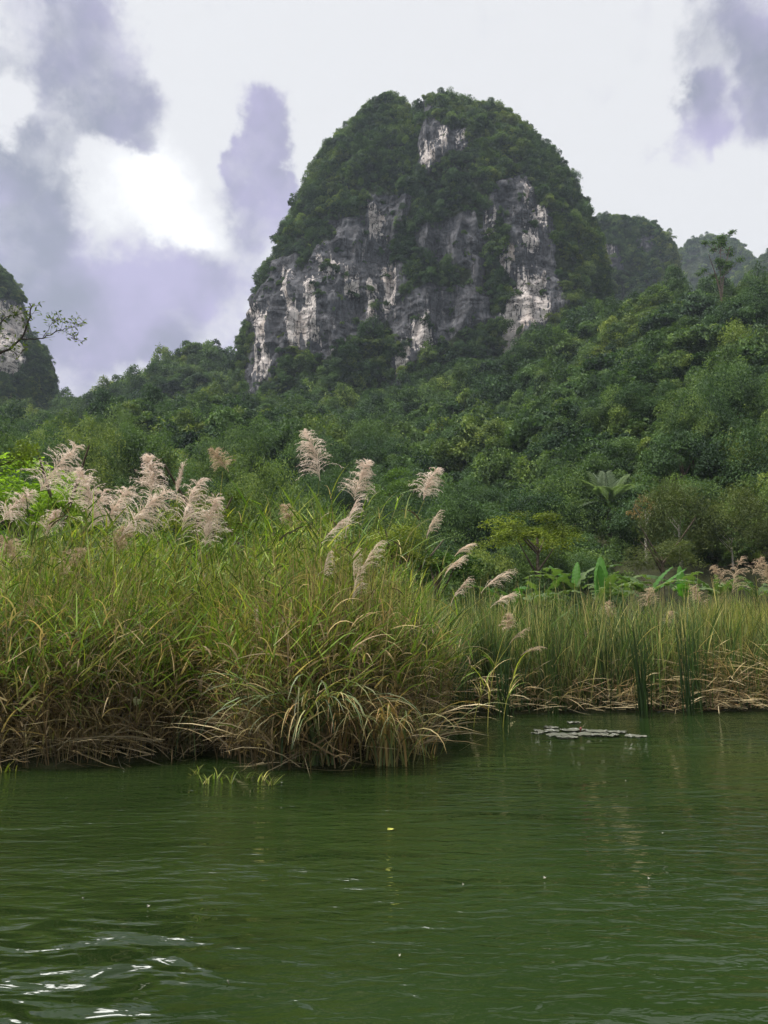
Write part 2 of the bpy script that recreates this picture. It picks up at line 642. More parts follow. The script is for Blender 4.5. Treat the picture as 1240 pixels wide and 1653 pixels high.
def plain_mat(name, a, b, rough=.6, scale=8, spec=.3):
    m, t = new_mat(name)
    tc = t.node('ShaderNodeTexCoord')
    n = t.noise(tc.outputs['Object'], scale, 5, .6)
    finish(t, t.mix(t.rng(n, .3, .7), a, b), rough, spec)
    return m


M_PAD = plain_mat('lily_pad', (.07, .08, .055), (.145, .14, .11), .4, 14, .5)
M_BUD = plain_mat('lily_bud', (.20, .06, .05), (.28, .11, .08), .5, 30)
M_YLEAF = plain_mat('fallen_leaf', (.32, .34, .05), (.45, .42, .08), .5, 40)
M_FLECK = plain_mat('floating_fleck', (.25, .25, .20), (.42, .40, .34), .6, 60)

# ------------------------------------------------------------------ ground
SHORE = [(-700, 1225), (-200, 1236), (0, 1236), (100, 1240), (250, 1226), (330, 1218), (390, 1226), (450, 1241), (560, 1237), (630, 1231),
         (672, 1212), (702, 1190), (725, 1168), (750, 1154), (900, 1151), (1240, 1148), (1500, 1146), (2200, 1146)]


def ground_px(px, py):
    x, dy, dz = ray(px, py)
    s = -CAM_Z / dz
    return x * s, dy * s


_sx = np.array([s[0] for s in SHORE], float)
_sy = np.array([s[1] for s in SHORE], float)
_gx, _gy = ground_px(_sx, _sy)
SH_A, SH_Y = _gx / _gy, _gy


def shore_y(a):
    return np.interp(a, SH_A, SH_Y)


# control points of the forested slopes: (pixel x, pixel y, distance) -> a real hill surface
CP = [(-300, 800, 60), (0, 780, 60), (200, 790, 55), (0, 705, 100), (150, 700, 110), (0, 690, 160), (-300, 690, 160), (110, 684, 185), (150, 682, 190),
      (200, 662, 188), (250, 620, 187), (310, 580, 185), (355, 592, 180), (250, 680, 140), (350, 655, 120), (400, 720, 80), (400, 800, 50),
      (430, 650, 132), (520, 590, 130), (640, 632, 130), (640, 700, 95), (640, 760, 70), (640, 825, 50), (640, 885, 36), (640, 930, 29),
      (500, 690, 95), (500, 780, 58), (740, 560, 133), (830, 590, 128), (840, 700, 85), (840, 800, 55), (840, 900, 33), (900, 525, 125),
      (970, 470, 122), (1050, 468, 108), (1135, 522, 96), (1240, 490, 92), (1420, 480, 90), (1700, 480, 90), (1000, 600, 84), (1100, 600, 72), (1240, 600, 67),
      (1100, 700, 51), (1240, 700, 47), (1000, 800, 42), (1240, 800, 37), (1500, 800, 37), (1000, 900, 30), (1240, 905, 28), (1500, 900, 28),
      (200, 870, 36), (0, 870, 36), (400, 880, 34)]
cpw = [at(*c) - np.array([0, 0, float(np.interp(c[2], [24, 40, 70, 100, 130, 140, 182], [0, 1.5, 2.5, 3.5, 8.5, 7, 3.5]))]) for c in CP]
cpw += [np.array(v, float) for v in [(70, 150, 30), (120, 150, 28), (40, 150, 50), (-80, 255, 35), (-150, 250, 40), (-30, 240, 40), (20, 250, 25),
                                     (0, 168, 50), (200, 90, 40), (-200, 160, 60), (-250, 300, 20), (250, 300, 20), (0, 400, 10), (300, 440, 10), (-300, 440, 10),
                                     (330, 200, 25), (-330, 200, 30)]]
for gx in (-30, -18, -8, 0, 8, 18, 30):
    cpw.append(np.array([gx, 24, .6]))
cpw = np.array(cpw)


def rbf_fit(P, z, smooth=0.4):
    n = len(P)
    r = np.linalg.norm(P[:, None] - P[None], axis=2)
    A = np.zeros((n + 3, n + 3))
    A[:n, :n] = -r + np.eye(n) * -smooth
    A[:n, n:] = np.c_[np.ones(n), P]
    A[n:, :n] = A[:n, n:].T
    b = np.r_[z, np.zeros(3)]
    return np.linalg.solve(A, b)


RB = rbf_fit(cpw[:, :2], cpw[:, 2])


def height(X, Y):
    X, Y = np.asarray(X, float), np.asarray(Y, float)
    sh = X.shape
    x, y = X.ravel(), Y.ravel()
    h = np.zeros(len(x))
    n = len(cpw)
    for i in range(0, len(x), 20000):
        q = np.c_[x[i:i + 20000], y[i:i + 20000]]
        r = np.linalg.norm(q[:, None] - cpw[None, :, :2], axis=2)
        h[i:i + 20000] = -r @ RB[:n] + RB[n] + q @ RB[n + 1:]
    h = np.maximum(h, .4).reshape(sh)
    d = Y - shore_y(X / np.maximum(Y, .1))
    bank = -.7 + .75 * sstep(-.6, .0, d) + .28 * sstep(0, .35, d) + .12 * sstep(.3, 3, d)
    bank = bank + .05 * fbm(X * 1.7, Y * 1.7, 0 * X, 3, 5) * sstep(-.2, .3, d)
    w = sstep(23, 33, Y)
    h = h + w * (2.2 * fbm(X * .06, Y * .06, 0 * X, 4, 11) + 3.2 * (1 - 2 * np.abs(fbm(X * .035 + .2 * Y * .035, Y * .012, 0 * X, 2, 12))) * sstep(35, 70, Y) + 2.2 * fbm(X * .15, Y * .15, 0 * X, 2, 13) - .8)
    return bank * (1 - w) + h * w


def build_ground():
    nu, nv = 520, 420
    u = np.linspace(-1, 1, nu)
    u = np.sign(u) * np.abs(u) ** 1.25
    Y = 5.5 * (445 / 5.5) ** np.linspace(0, 1, nv)
    XX = np.minimum(2.3 * Y, 345)[:, None] * u[None]
    YY = np.repeat(Y[:, None], nu, 1)
    ZZ = height(XX, YY)
    o = link('ground', mesh_np('ground', np.stack([XX, YY, ZZ], -1).reshape(-1, 3), grid_quads(nv, nu), M_SOIL))
    tag(o, 'dark soil of the river bank rising into the forested slopes', 'ground', kind='structure')


build_ground()


def build_water():
    V = np.array([(-350, -150, 0), (350, -150, 0), (350, 450, 0), (-350, 450, 0)], float)
    o = link('water', mesh_np('water', V, np.array([[0, 1, 2, 3]]), M_WATER))
    tag(o, 'murky green river water with small ripples', 'water', kind='structure')


build_water()

# ------------------------------------------------------------------ karst towers
ROCK_POLYS = [
    [(590, 302), (640, 300), (660, 312), (655, 345), (640, 365), (628, 395), (655, 420), (660, 450), (625, 490), (600, 520), (560, 555), (520, 580), (492, 570),
     (470, 600), (445, 640), (410, 660), (400, 610), (425, 500), (470, 430), (520, 395), (560, 370), (585, 385)],
    [(675, 160), (700, 158), (704, 200), (748, 214), (748, 240), (715, 252), (692, 282), (674, 268)],
    [(790, 300), (840, 284), (856, 335), (886, 362), (892, 420), (896, 500), (868, 535), (850, 545), (832, 585), (812, 575), (806, 530), (765, 520), (762, 430), (775, 350)],
    [(640, 470), (690, 455), (770, 460), (800, 480), (795, 530), (735, 540), (700, 570), (660, 590), (645, 630), (628, 610), (632, 530), (620, 500)],
    [(670, 360), (720, 350), (765, 345), (780, 400), (770, 440), (720, 420), (690, 410)],
    [(530, 355), (585, 340), (590, 385), (540, 392)]]
PALE = [(594, 336, 618, 368), (587, 300, 594, 338), (505, 456, 521, 558), (477, 445, 486, 528), (486, 507, 505, 562), (524, 424, 554, 446), (613, 415, 633, 490),
        (590, 445, 604, 508), (426, 503, 438, 600), (440, 510, 452, 614), (791, 406, 826, 441), (836, 440, 874, 538), (810, 462, 836, 582), (834, 303, 846, 334),
        (784, 356, 797, 388), (832, 382, 862, 402), (632, 546, 657, 616), (664, 512, 696, 556), (708, 222, 720, 250), (677, 244, 700, 276), (735, 218, 746, 236),
        (556, 440, 575, 470), (850, 340, 868, 372)]


def build_tower(name, Yax, prof, depth, nth, nz, seed, polys, pales, amp, expo=2.5, top_fn=None):
    prof = np.array(prof, float)
    mid = (prof[:, 1] + prof[:, 2]) / 2
    z = np.array([at(620, p, Yax)[2] for p in prof[:, 0]])
    l = np.array([at(a, p, Yax)[0] for p, a in zip(prof[:, 0], prof[:, 1])])
    r = np.array([at(a, p, Yax)[0] for p, a in zip(prof[:, 0], prof[:, 2])])
    hw, cx = (r - l) / 2, (r + l) / 2
    # close the top
    z = np.r_[z[0] + .3, z]
    hw = np.r_[.2, hw]
    cx = np.r_[cx[0], cx]
    s = np.r_[0, np.cumsum(np.hypot(np.diff(z), np.diff(hw)))]
    si = np.linspace(0, s[-1], nz)
    z, hw, cx = (np.interp(si, s, v) for v in (z, hw, cx))
    k = np.ones(9) / 9
    pad = lambda v: np.convolve(np.pad(v, 4, mode='edge'), k, 'valid')
    z, hw, cx = pad(z), pad(hw), pad(cx)
    # more columns on the side that faces the river
    q = np.linspace(0, 2 * np.pi, nth, endpoint=False)
    th = q + .55 * np.sin(q - np.pi / 2 + np.pi) * 0
    th = -np.pi / 2 + (q - np.pi) + .62 * np.sin(q)*-1 * -1 if False else -np.pi / 2 + (q - np.pi) - .6 * np.sin(q - np.pi)
    c, sn = np.cos(th), np.sin(th)
    sx = np.sign(c) * np.abs(c) ** (2 / expo)
    sy = np.sign(sn) * np.abs(sn) ** (2 / expo)
    X = cx[:, None] + hw[:, None] * sx[None]
    Yy = Yax + (hw * depth)[:, None] * sy[None]
    Z = np.repeat(z[:, None], nth, 1)
    px, py = proj(X, Yy, Z)
    front = sstep(.35, -.05, sn)[None] * np.ones_like(Z)
    topf = np.clip(hw / hw.max() * 3, 0, 1)[:, None]
    warpx = 14 * fbm(X * .09, Yy * .09, Z * .05, 3, seed + 1)
    warpy = 14 * fbm(X * .07, Yy * .07, Z * .09, 3, seed + 2)
    rock = np.zeros_like(Z)
    for p in polys:
        rock = np.maximum(rock, sstep(-10, 10, poly_sd(px + warpx, py + warpy, p)))
    hang = fbm(X * .13, Yy * .13, Z * .022, 3, seed + 21)
    rock = rock * front * (1 - .95 * sstep(.36, .45, hang) * (1 if seed == 3 else 0))
    pale = np.zeros_like(Z)
    for (x0, y0, x1, y1) in pales:
        sdx = (x1 - x0) / 2 - np.abs(px + warpx * .35 - (x0 + x1) / 2)
        sdy = (y1 - y0) / 2 - np.abs(py + warpy * .5 - (y0 + y1) / 2)
        pale = np.maximum(pale, sstep(-9, 9, np.minimum(sdx, sdy * .35)))
    pale *= rock
    big = fbm(X * .045, Yy * .045, Z * .022, 3, seed + 3)
    fl = 1 - 2 * np.abs(fbm(X * .16, Yy * .16, Z * .035, 3, seed + 4))
    led = fbm(X * .05, Yy * .05, Z * .33, 3, seed + 5)
    fine = fbm(X * .55, Yy * .55, Z * .4, 4, seed + 6)
    blk = fbm(X * .36, Yy * .36, Z * .16, 2, seed + 8)
    blk = np.floor(blk * 5) / 5
    d = amp * topf * (4.5 * big + (2.2 * fl + .9 * led + 1.1 * blk) * (.35 + .65 * rock) + .7 * fine)
    if top_fn is not None:
        dd, dz = top_fn(px, py)
        d = d + dd * front
        Z = Z + dz
    X = X + c[None] * d
    Yy = Yy + sn[None] * d
    Z = Z + .8 * amp * fbm(X * .12, Yy * .12, 0 * Z, 3, seed + 7) * topf
    P = np.stack([X, Yy, Z], -1)
    o = link(name, mesh_np(name, P.reshape(-1, 3), grid_quads(nz, nth, True), M_ROCK, {'rock': rock.ravel(), 'pale': pale.ravel()}))
    return o, P, rock


def gully(px, py):
    g = np.exp(-((px - 664) / 12) ** 2) * sstep(300, 190, py)
    dz = -4.0 * np.exp(-((px - 662) / 14) ** 2) * sstep(205, 160, py) + 2.0 * np.exp(-((px - 605) / 35) ** 2) * sstep(230, 170, py) + 1.5 * np.exp(-((px - 725) / 30) ** 2) * sstep(230, 170, py)
    return -5 * g - 2.5 * np.exp(-((px - 640) / 26) ** 2) * sstep(330, 420, py) * sstep(560, 480, py), dz


TOWER_PROF = [(158, 640, 775), (163, 600, 805), (170, 578, 830), (182, 556, 848), (200, 538, 864), (225, 522, 880), (250, 505, 896), (275, 492, 912), (300, 484, 930), (340, 468, 942),
              (380, 452, 952), (430, 435, 964), (480, 420, 975), (540, 400, 985), (600, 388, 995), (700, 370, 1010), (800, 360, 1020)]
TOWER_PROF = [(p + 40 * float(np.clip((420 - p) / 260, 0, 1)), a + 24 + 16 * float(np.exp(-((p - 390) / 120) ** 2)), b - 26) for p, a, b in TOWER_PROF]
tower, TP, TROCK = build_tower('mountain', 168, TOWER_PROF, .62, 900, 620, 3, ROCK_POLYS, PALE, 1.0, 2.6, gully)
tag(tower, 'tall limestone karst mountain with pale streaked cliffs and a forested cap', 'mountain', kind='structure')

LEFT_PROF = [(440, -190, -30), (446, -220, 0), (456, -240, 20), (475, -250, 36), (500, -260, 44), (535, -265, 50), (560, -268, 62), (580, -270, 78), (610, -275, 86), (650, -280, 92), (720, -290, 98)]
LEFT_POLY = [[(-200, 480), (20, 490), (44, 500), (50, 545), (36, 600), (0, 612), (-200, 610)]]
left_t, LP, LROCK = build_tower('hill', 175, LEFT_PROF, .7, 420, 260, 31, LEFT_POLY, [(-90, 480, 2, 612), (2, 495, 42, 612)], .7)
tag(left_t, 'forested cliff at the left edge with a pale rock face', 'hill', kind='structure')
RB_PROF = [(348, 985, 1010), (353, 962, 1040), (362, 945, 1060), (375, 935, 1074), (392, 925, 1082), (415, 920, 1088), (440, 915, 1090), (480, 910, 1094), (560, 900, 1100)]
RB_POLY = [[(975, 398), (990, 396), (1000, 415), (1005, 440), (980, 440)], [(1020, 385), (1050, 380), (1060, 410), (1030, 415)]]
RB_PROF = [(p + 18, a, b - 6) for p, a, b in RB_PROF]
right_t, RP, RROCK = build_tower('hill', 235, RB_PROF, .8, 300, 200, 47, RB_POLY, [(976, 398, 990, 410)], .8)
tag(right_t, 'rounded forested hill just behind the right flank of the mountain', 'hill', kind='structure')
RC_PROF = [(398, 1125, 1160), (404, 1112, 1178), (414, 1100, 1192), (428, 1092, 1208), (445, 1085, 1225), (470, 1080, 1245), (520, 1075, 1270), (600, 1070, 1280)]
far_t, FP, FROCK = build_tower('hill', 390, RC_PROF, .8, 260, 160, 59, [], [], 1.2)
tag(far_t, 'blue hazy hill farthest away behind the sparse tree on the ridge', 'hill', kind='structure')
RD_PROF = [(436, 1215, 1400), (444, 1195, 1420), (460, 1180, 1440), (500, 1170, 1450), (600, 1165, 1460)]
far2_t, GP, GROCK = build_tower('hill', 330, RD_PROF, .8, 220, 120, 63, [], [], 1.0)
tag(far2_t, 'low hazy hill at the right edge of the skyline', 'hill', kind='structure')


# ------------------------------------------------------------------ scattering
def scatter(name, variants, pts, rot, scl, idx, label, cat):
    """one 'stuff' object: instances of variant meshes on points"""
    pts = np.asarray(pts, np.float32)
    me = bpy.data.meshes.new(name)
    me.vertices.add(len(pts))
    me.vertices.foreach_set('co', pts.ravel())
    for an, typ, v in (('rot', 'FLOAT_VECTOR', rot), ('scl', 'FLOAT_VECTOR', scl)):
        a = me.attributes.new(an, typ, 'POINT')
        a.data.foreach_set('vector', np.ascontiguousarray(v, np.float32).ravel())
    a = me.attributes.new('idx', 'INT', 'POINT')
    a.data.foreach_set('value', np.ascontiguousarray(idx, np.int32))
    src = bpy.data.collections.new(name + '_source')
    for i, v in enumerate(variants):
        so_ = bpy.data.objects.new('%s_piece_%02d' % (name, i), v)
        src.objects.link(so_)
    o = link(name, me)
    ng = bpy.data.node_groups.new(name, 'GeometryNodeTree')
    ng.interface.new_socket('Geometry', in_out='INPUT', socket_type='NodeSocketGeometry')
    ng.interface.new_socket('Geometry', in_out='OUTPUT', socket_type='NodeSocketGeometry')
    N, Lk = ng.nodes, ng.links
    gi, go = N.new('NodeGroupInput'), N.new('NodeGroupOutput')
    ci = N.new('GeometryNodeCollectionInfo')
    ci.inputs[0].default_value = src
    ci.inputs['Separate Children'].default_value = True
    ci.inputs['Reset Children'].default_value = True
    iop = N.new('GeometryNodeInstanceOnPoints')
    iop.inputs['Pick Instance'].default_value = True

    def na(n_, t_):
        x = N.new('GeometryNodeInputNamedAttribute')
        x.data_type = t_
        x.inputs[0].default_value = n_
        return x.outputs[0]
    Lk.new(gi.outputs[0], iop.inputs['Points'])
    Lk.new(ci.outputs[0], iop.inputs['Instance'])
    Lk.new(na('idx', 'INT'), iop.inputs['Instance Index'])
    e2r = N.new('FunctionNodeEulerToRotation')
    Lk.new(na('rot', 'FLOAT_VECTOR'), e2r.inputs[0])
    Lk.new(e2r.outputs[0], iop.inputs['Rotation'])
    Lk.new(na('scl', 'FLOAT_VECTOR'), iop.inputs['Scale'])
    Lk.new(iop.outputs[0], go.inputs[0])
    md = o.modifiers.new('scatter', 'NODES')
    md.node_group = ng
    tag(o, label, cat, kind='stuff')
    return o


def crown(seed, nclump=16, nleaf=1500, leaf=.11, zs=.85, droop=.3, hang=0.0, wl=.5):
    """leafy crown about 1 unit in radius: uneven clumps of small leaves over an ellipsoid"""
    g = np.random.default_rng(seed)
    v = g.normal(size=(nclump, 3))
    v[:, 2] = np.abs(v[:, 2]) * 1.1 - .35
    v /= np.linalg.norm(v, axis=1, keepdims=True)
    cc = v * g.uniform(.40, .95, (nclump, 1))
    cr = g.uniform(.16, .40, nclump)
    w = cr ** 2
    ci = g.choice(nclump, nleaf, p=w / w.sum())
    u = g.normal(size=(nleaf, 3))
    u[:, 2] += .75
    u[:, 2] = np.where(u[:, 2] < -.2, -.5 * u[:, 2], u[:, 2])
    u /= np.linalg.norm(u, axis=1, keepdims=True)
    rad = cr[ci] * g.uniform(.55, 1.08, nleaf)
    P = cc[ci] + u * rad[:, None]
    if hang:
        P[:, 2] -= hang * g.uniform(0, 1, nleaf) ** 2 * np.hypot(P[:, 0], P[:, 1])
    P[:, 2] *= zs
    n = u * .7 + np.array([0, 0, .7]) + g.normal(size=(nleaf, 3)) * .45
    d = np.cross(n, g.normal(size=(nleaf, 3)))
    d /= np.linalg.norm(d, axis=1, keepdims=True)
    d[:, 2] -= droop
    L = leaf * g.uniform(.7, 1.4, nleaf)
    V, Q = leaf_quads(P, d, n, L, L * wl)
    ctone = g.uniform(0, 1, nclump)
    tone = np.clip(.65 * ctone[ci] + .35 * g.uniform(0, 1, nleaf), 0, 1)
    return V, Q, np.repeat(tone, 4)


def crown_mesh(name, mat, *a, **k):
    V, Q, tone = crown(*a, **k)
    return mesh_np(name, V, Q, mat, {'tone': tone}, smooth=False)


FOREST_VAR = [crown_mesh('forest_clump', M_FOREST, 100 + i, nclump=14 + 3 * i, nleaf=2800, leaf=.095 + .02 * (i % 3), zs=[.8, .9, .75, 1.0, 1.15, .7][i],
                         hang=[0, .1, 0, .4, .7, .1][i]) for i in range(6)]


def tower_points(P, rock, n, keep_rock, seed, px_lo=-120, px_hi=1360):
    g = np.random.default_rng(seed)
    nz, nth = P.shape[:2]
    A = np.linalg.norm(np.cross(np.roll(P, -1, 1)[:-1] - P[:-1], P[1:] - P[:-1]), axis=-1)
    px, py = proj(P[..., 0], P[..., 1], P[..., 2])
    ymid = np.median(P[..., 1], axis=1, keepdims=True)
    vis = (P[..., 1] < ymid + .35 * (P[..., 1].max() - ymid)) & (px > px_lo) & (px < px_hi)
    w = A * vis[:-1] * np.where(rock[:-1] > .4, keep_rock, 1.0)
    f = g.choice(w.size, n, p=(w / w.sum()).ravel())
    i, j = np.divmod(f, nth)
    return P[i, j], rock[i, j], g


def rots(g, n, tilt=.35):
    r = g.normal(size=(n, 3)) * tilt
    r[:, 2] = g.uniform(0, 6.28, n)
    return r


all_pts, all_rot, all_scl, all_idx = [], [], [], []
for (P, rk, n, kr, sd_, smin, smax) in ((TP, TROCK, 5400, .10, 71, .55, 3.1), (LP, LROCK, 900, .05, 72, 1.2, 2.4), (RP, RROCK, 750, .12, 73, 1.6, 3.2),
                                       (FP, FROCK, 700, 1, 74, 2.2, 4.2), (GP, GROCK, 450, 1, 75, 2.2, 4.0)):
    pt, rr, g = tower_points(P, rk, n, kr, sd_)
    s = smin + (smax - smin) * g.uniform(0, 1, n) ** 2.3
    s = np.where(rr > .4, s * .55, s)
    all_pts.append(pt + np.c_[np.zeros(n), np.zeros(n), s * .1])
    all_rot.append(rots(g, n))
    all_scl.append(np.c_[s, s, s * g.uniform(.8, 1.25, n)])
    all_idx.append(g.integers(0, 6, n))
scatter('cliff_forest', FOREST_VAR, np.concatenate(all_pts), np.concatenate(all_rot), np.concatenate(all_scl), np.concatenate(all_idx),
        'bushes and small trees covering the mountain and the hills behind', 'forest')

# slopes
g = np.random.default_rng(81)
N = 15000
Yc = 27 + (205 - 27) * g.uniform(0, 1, N) ** .9
ac = g.uniform(-.78, .78, N)
Xc = ac * Yc
Zc = height(Xc, Yc)
pxc, pyc = proj(Xc, Yc, Zc)
# keep slopes the river can see: reject points well below the running horizon of each direction
keep = np.ones(N, bool)
bins = np.clip(((ac + .78) / 1.56 * 60).astype(int), 0, 59)
elev = (Zc - CAM_Z) / Yc
order = np.argsort(Yc)
run = np.full(60, -1.0)
for i in order:
    b = bins[i]
    if elev[i] < run[b] - 3.5 / Yc[i]:
        keep[i] = False
    run[b] = max(run[b], elev[i])
# thin the near part so that crowns stay separate
dens = g.uniform(0, 1, N) < np.clip(.22 + Yc / 150, 0, 1)
EXCL = [(865, 872, 29, 90, 50), (640, 905, 21, 80, 50), (1095, 850, 33, 80, 80), (1180, 870, 32, 75, 70), (1065, 905, 27, 65, 40), (1040, 832, 36, 35, 40), (985, 800, 40, 50, 35),
        (640, 800, 45, 50, 45), (1170, 420, 96, 45, 60)]
for (ex, ey, eY, erx, ery) in EXCL:
    sp = 1.5 / Yc * F
    keep &= ~((Yc < eY + 1.5) & (np.abs(pxc - ex) < erx * .8 + sp * .7) & (np.abs(pyc - sp * .6 - ey) < ery * .8 + sp * .7))
keep &= ~((np.abs(pxc - 836 - (pyc - 670) * .08) < 13) & (np.abs(pyc - 672) < 34))
# stay out of the tower core
core = (np.abs(Xc - 8) < 34) & (Yc > 150)
keep &= dens & ~core
Xc, Yc, Zc, pxc, pyc = (v[keep] for v in (Xc, Yc, Zc, pxc, pyc))
n = len(Xc)
s = (1.0 + 2.7 * g.uniform(0, 1, n) ** 2.2) * np.interp(Yc, [27, 40, 80, 200], [.55, .75, 1.0, 1.25])
sz = s * g.uniform(.8, 1.55, n)
idx = g.integers(0, 6, n)
rt = rots(g, n, .22)
size_px = s / Yc
solo = np.zeros(n, bool)
solo[np.argsort(-size_px)[:250]] = True
q = ~solo
scatter('hillside_forest', FOREST_VAR, np.c_[Xc, Yc, Zc + s * .55][q], rt[q], np.c_[s, s, sz][q], idx[q],
        'dense vine covered jungle on the slopes below the cliffs', 'forest')
print('forest', n, 'solo', solo.sum())


def trunk_mesh(seed, h=1.0, r=.05, lean=.08, limbs=4, mat=M_BARK):
    g_ = np.random.default_rng(seed)
    a = Acc('tone')
    k = np.linspace(0, 1, 6)
    pts = np.c_[lean * k ** 1.5 + .02 * g_.normal(size=6) * k, .02 * g_.normal(size=6) * k, h * k]
    tube(a, pts, r * (1 - .65 * k), 7)
    for i in range(limbs):
        t0 = g_.uniform(.5, .95)
        b = np.array([np.interp(t0, k, pts[:, j]) for j in range(3)])
        az = g_.uniform(0, 6.28)
        d = np.array([math.cos(az) * .7, math.sin(az) * .7, .75]) * g_.uniform(.3, .6) * h
        q_ = np.linspace(0, 1, 4)[:, None]
        tube(a, b + d * q_ + np.c_[np.zeros((4, 2)), q_ ** 2 * .1], r * .45 * (1 - .7 * q_[:, 0]), 5)
    return a.mesh('trunk', mat)


TREE_CROWN = [crown_mesh('crown', M_FOREST, 200 + i, nclump=26 + 5 * i, nleaf=8500, leaf=.046 + .008 * (i % 3), zs=[.85, .95, .75, 1.1, .9][i], hang=[0, .15, .05, .5, .3][i]) for i in range(5)]
TREE_TRUNK = [trunk_mesh(300 + i, 1.0, .06) for i in range(3)]
TREE_LABELS = {
    ('left', 0): 'dark leafy tree at the foot of the slope behind the left plumes',
    ('mid', 0): 'dark leafy tree at the slope foot behind the central plumes',
    ('right', 0): 'dark leafy tree on the slope above the banana plants',
    ('left', 1): 'rounded jungle tree higher on the left slope',
    ('mid', 1): 'rounded jungle tree on the slope below the central cliff',
    ('right', 1): 'rounded jungle tree on the right slope around the fan palm'}
TREE_GROUP = {'left': 'jungle trees behind the left reeds', 'mid': 'jungle trees on the slope behind the central reeds', 'right': 'jungle trees on the right slope'}


def jungle_tree(X, Y, Z, r, rz_, crown_me, trunk_me, rz, label, group, name='jungle_tree', rx=None, ch=.62):
    root = empty(name, (X, Y, Z - .2), rz)
    tag(root, label, 'tree', group)
    t_ = link('trunk', trunk_me, root)
    hh = rz_ * ch
    t_.scale = (hh, hh, hh)
    c_ = link('crown', crown_me, root, (0, 0, hh * .82))
    c_.scale = (r, r, rz_)
    return root


for i in np.nonzero(solo)[0]:
    side = 'left' if pxc[i] < 450 else ('mid' if pxc[i] < 800 else 'right')
    low = 0 if Yc[i] < 42 else 1
    jungle_tree(Xc[i], Yc[i], Zc[i], s[i], sz[i], TREE_CROWN[idx[i] % 5], TREE_TRUNK[i % 3], rt[i][2], TREE_LABELS[(side, low)],
                TREE_GROUP[side] + (' at its foot' if low == 0 else ' higher up'))


# ------------------------------------------------------------------ hand placed trees and shrubs
def ground_pt(px, Y):
    x, dy, dz = ray(px, 900)
    X = (px - 620) / F * Y * 1.0
    return X, Y, float(height(np.array([X]), np.array([Y]))[0])


def place_tree(px, py, Y, r, rz_, mat, label, seed, leaf=.07, nleaf=4200, trunk=M_BARK, nclump=24, zs=.9, hang=.1, name='jungle_tree', cat='tree', group=None, wl=.5):
    c = at(px, py, Y)
    zg = float(height(np.array([c[0]]), np.array([Y]))[0])
    root = empty(name, (c[0], Y, zg - .1))
    tag(root, label, cat, group)
    h = max(c[2] - zg + .1, .4)
    th = h * 1.05
    t_ = link('trunk', trunk_mesh(seed, th, min(.035 * th, .16), .03 * th, 5, trunk), root)
    c_ = link('crown', crown_mesh('crown', mat, seed, nclump=nclump, nleaf=nleaf, leaf=leaf, zs=zs, hang=hang, wl=wl), root, (0, 0, h))
    c_.scale = (r, r, rz_)
    return root


place_tree(865, 872, 29, 2.0, 1.5, M_YELLOW, 'yellow green spreading tree with pale stems left of the banana plants', 401, .055, 6500, M_BARK, 34, .7)
place_tree(640, 905, 21, 1.3, .95, M_YELLOW, 'yellow green shrub right behind the central plumes', 402, .07, 3500)
place_tree(700, 930, 22, 1.5, .9, M_SHRUB, 'mid green bush between the central and the right hand plumes', 403, .07, 4200)
place_tree(600, 960, 19, 1.3, .8, M_SHRUB, 'low green bush hidden behind the central reed stems', 404, .08, 3500)
place_tree(1095, 850, 33, 2.1, 2.3, M_BAMBOO, 'tall grey green bamboo thicket above the banana plants', 405, .075, 7000, M_BARK_PALE, 40, 1.0, .5, wl=.25)
place_tree(1180, 870, 32, 2.0, 2.0, M_BAMBOO, 'grey green bamboo thicket near the right edge', 406, .075, 6500, M_BARK_PALE, 38, 1.0, .5, wl=.25)
place_tree(1065, 905, 27, 1.5, 1.0, M_BAMBOO, 'small pale leaved bush just behind the banana leaves', 407, .07, 4200, wl=.3)
place_tree(1040, 832, 36, .9, 1.1, M_DEADLEAF, 'withered brown shrub below the fan palm', 408, .09, 900, M_BARK_PALE)
place_tree(20, 822, 17, 1.75, 1.05, M_BRIGHT, 'bright lime green shrub behind the plumes at the left edge', 409, .07, 5200, nclump=30)
place_tree(95, 845, 16, .9, .75, M_BRIGHT, 'small lime green shrub poking out between the left plumes', 410, .09, 2600)
place_tree(640, 800, 45, 1.9, 1.5, M_SHRUB, 'bright mid green domed tree behind the central plumes', 411, .06, 4600)
place_tree(250, 905, 19, 1.6, .9, M_SHRUB, 'mid green bush deep in the reeds under the pink plumes', 412, .07, 3800)
place_tree(330, 850, 15.5, 1.0, .8, M_YELLOW, 'yellow green shrub showing through the reeds right of the left plumes', 414, .07, 3000)
place_tree(400, 890, 21, 1.7, 1.0, M_SHRUB, 'mid green bush left of the central plumes', 413, .07, 3800)


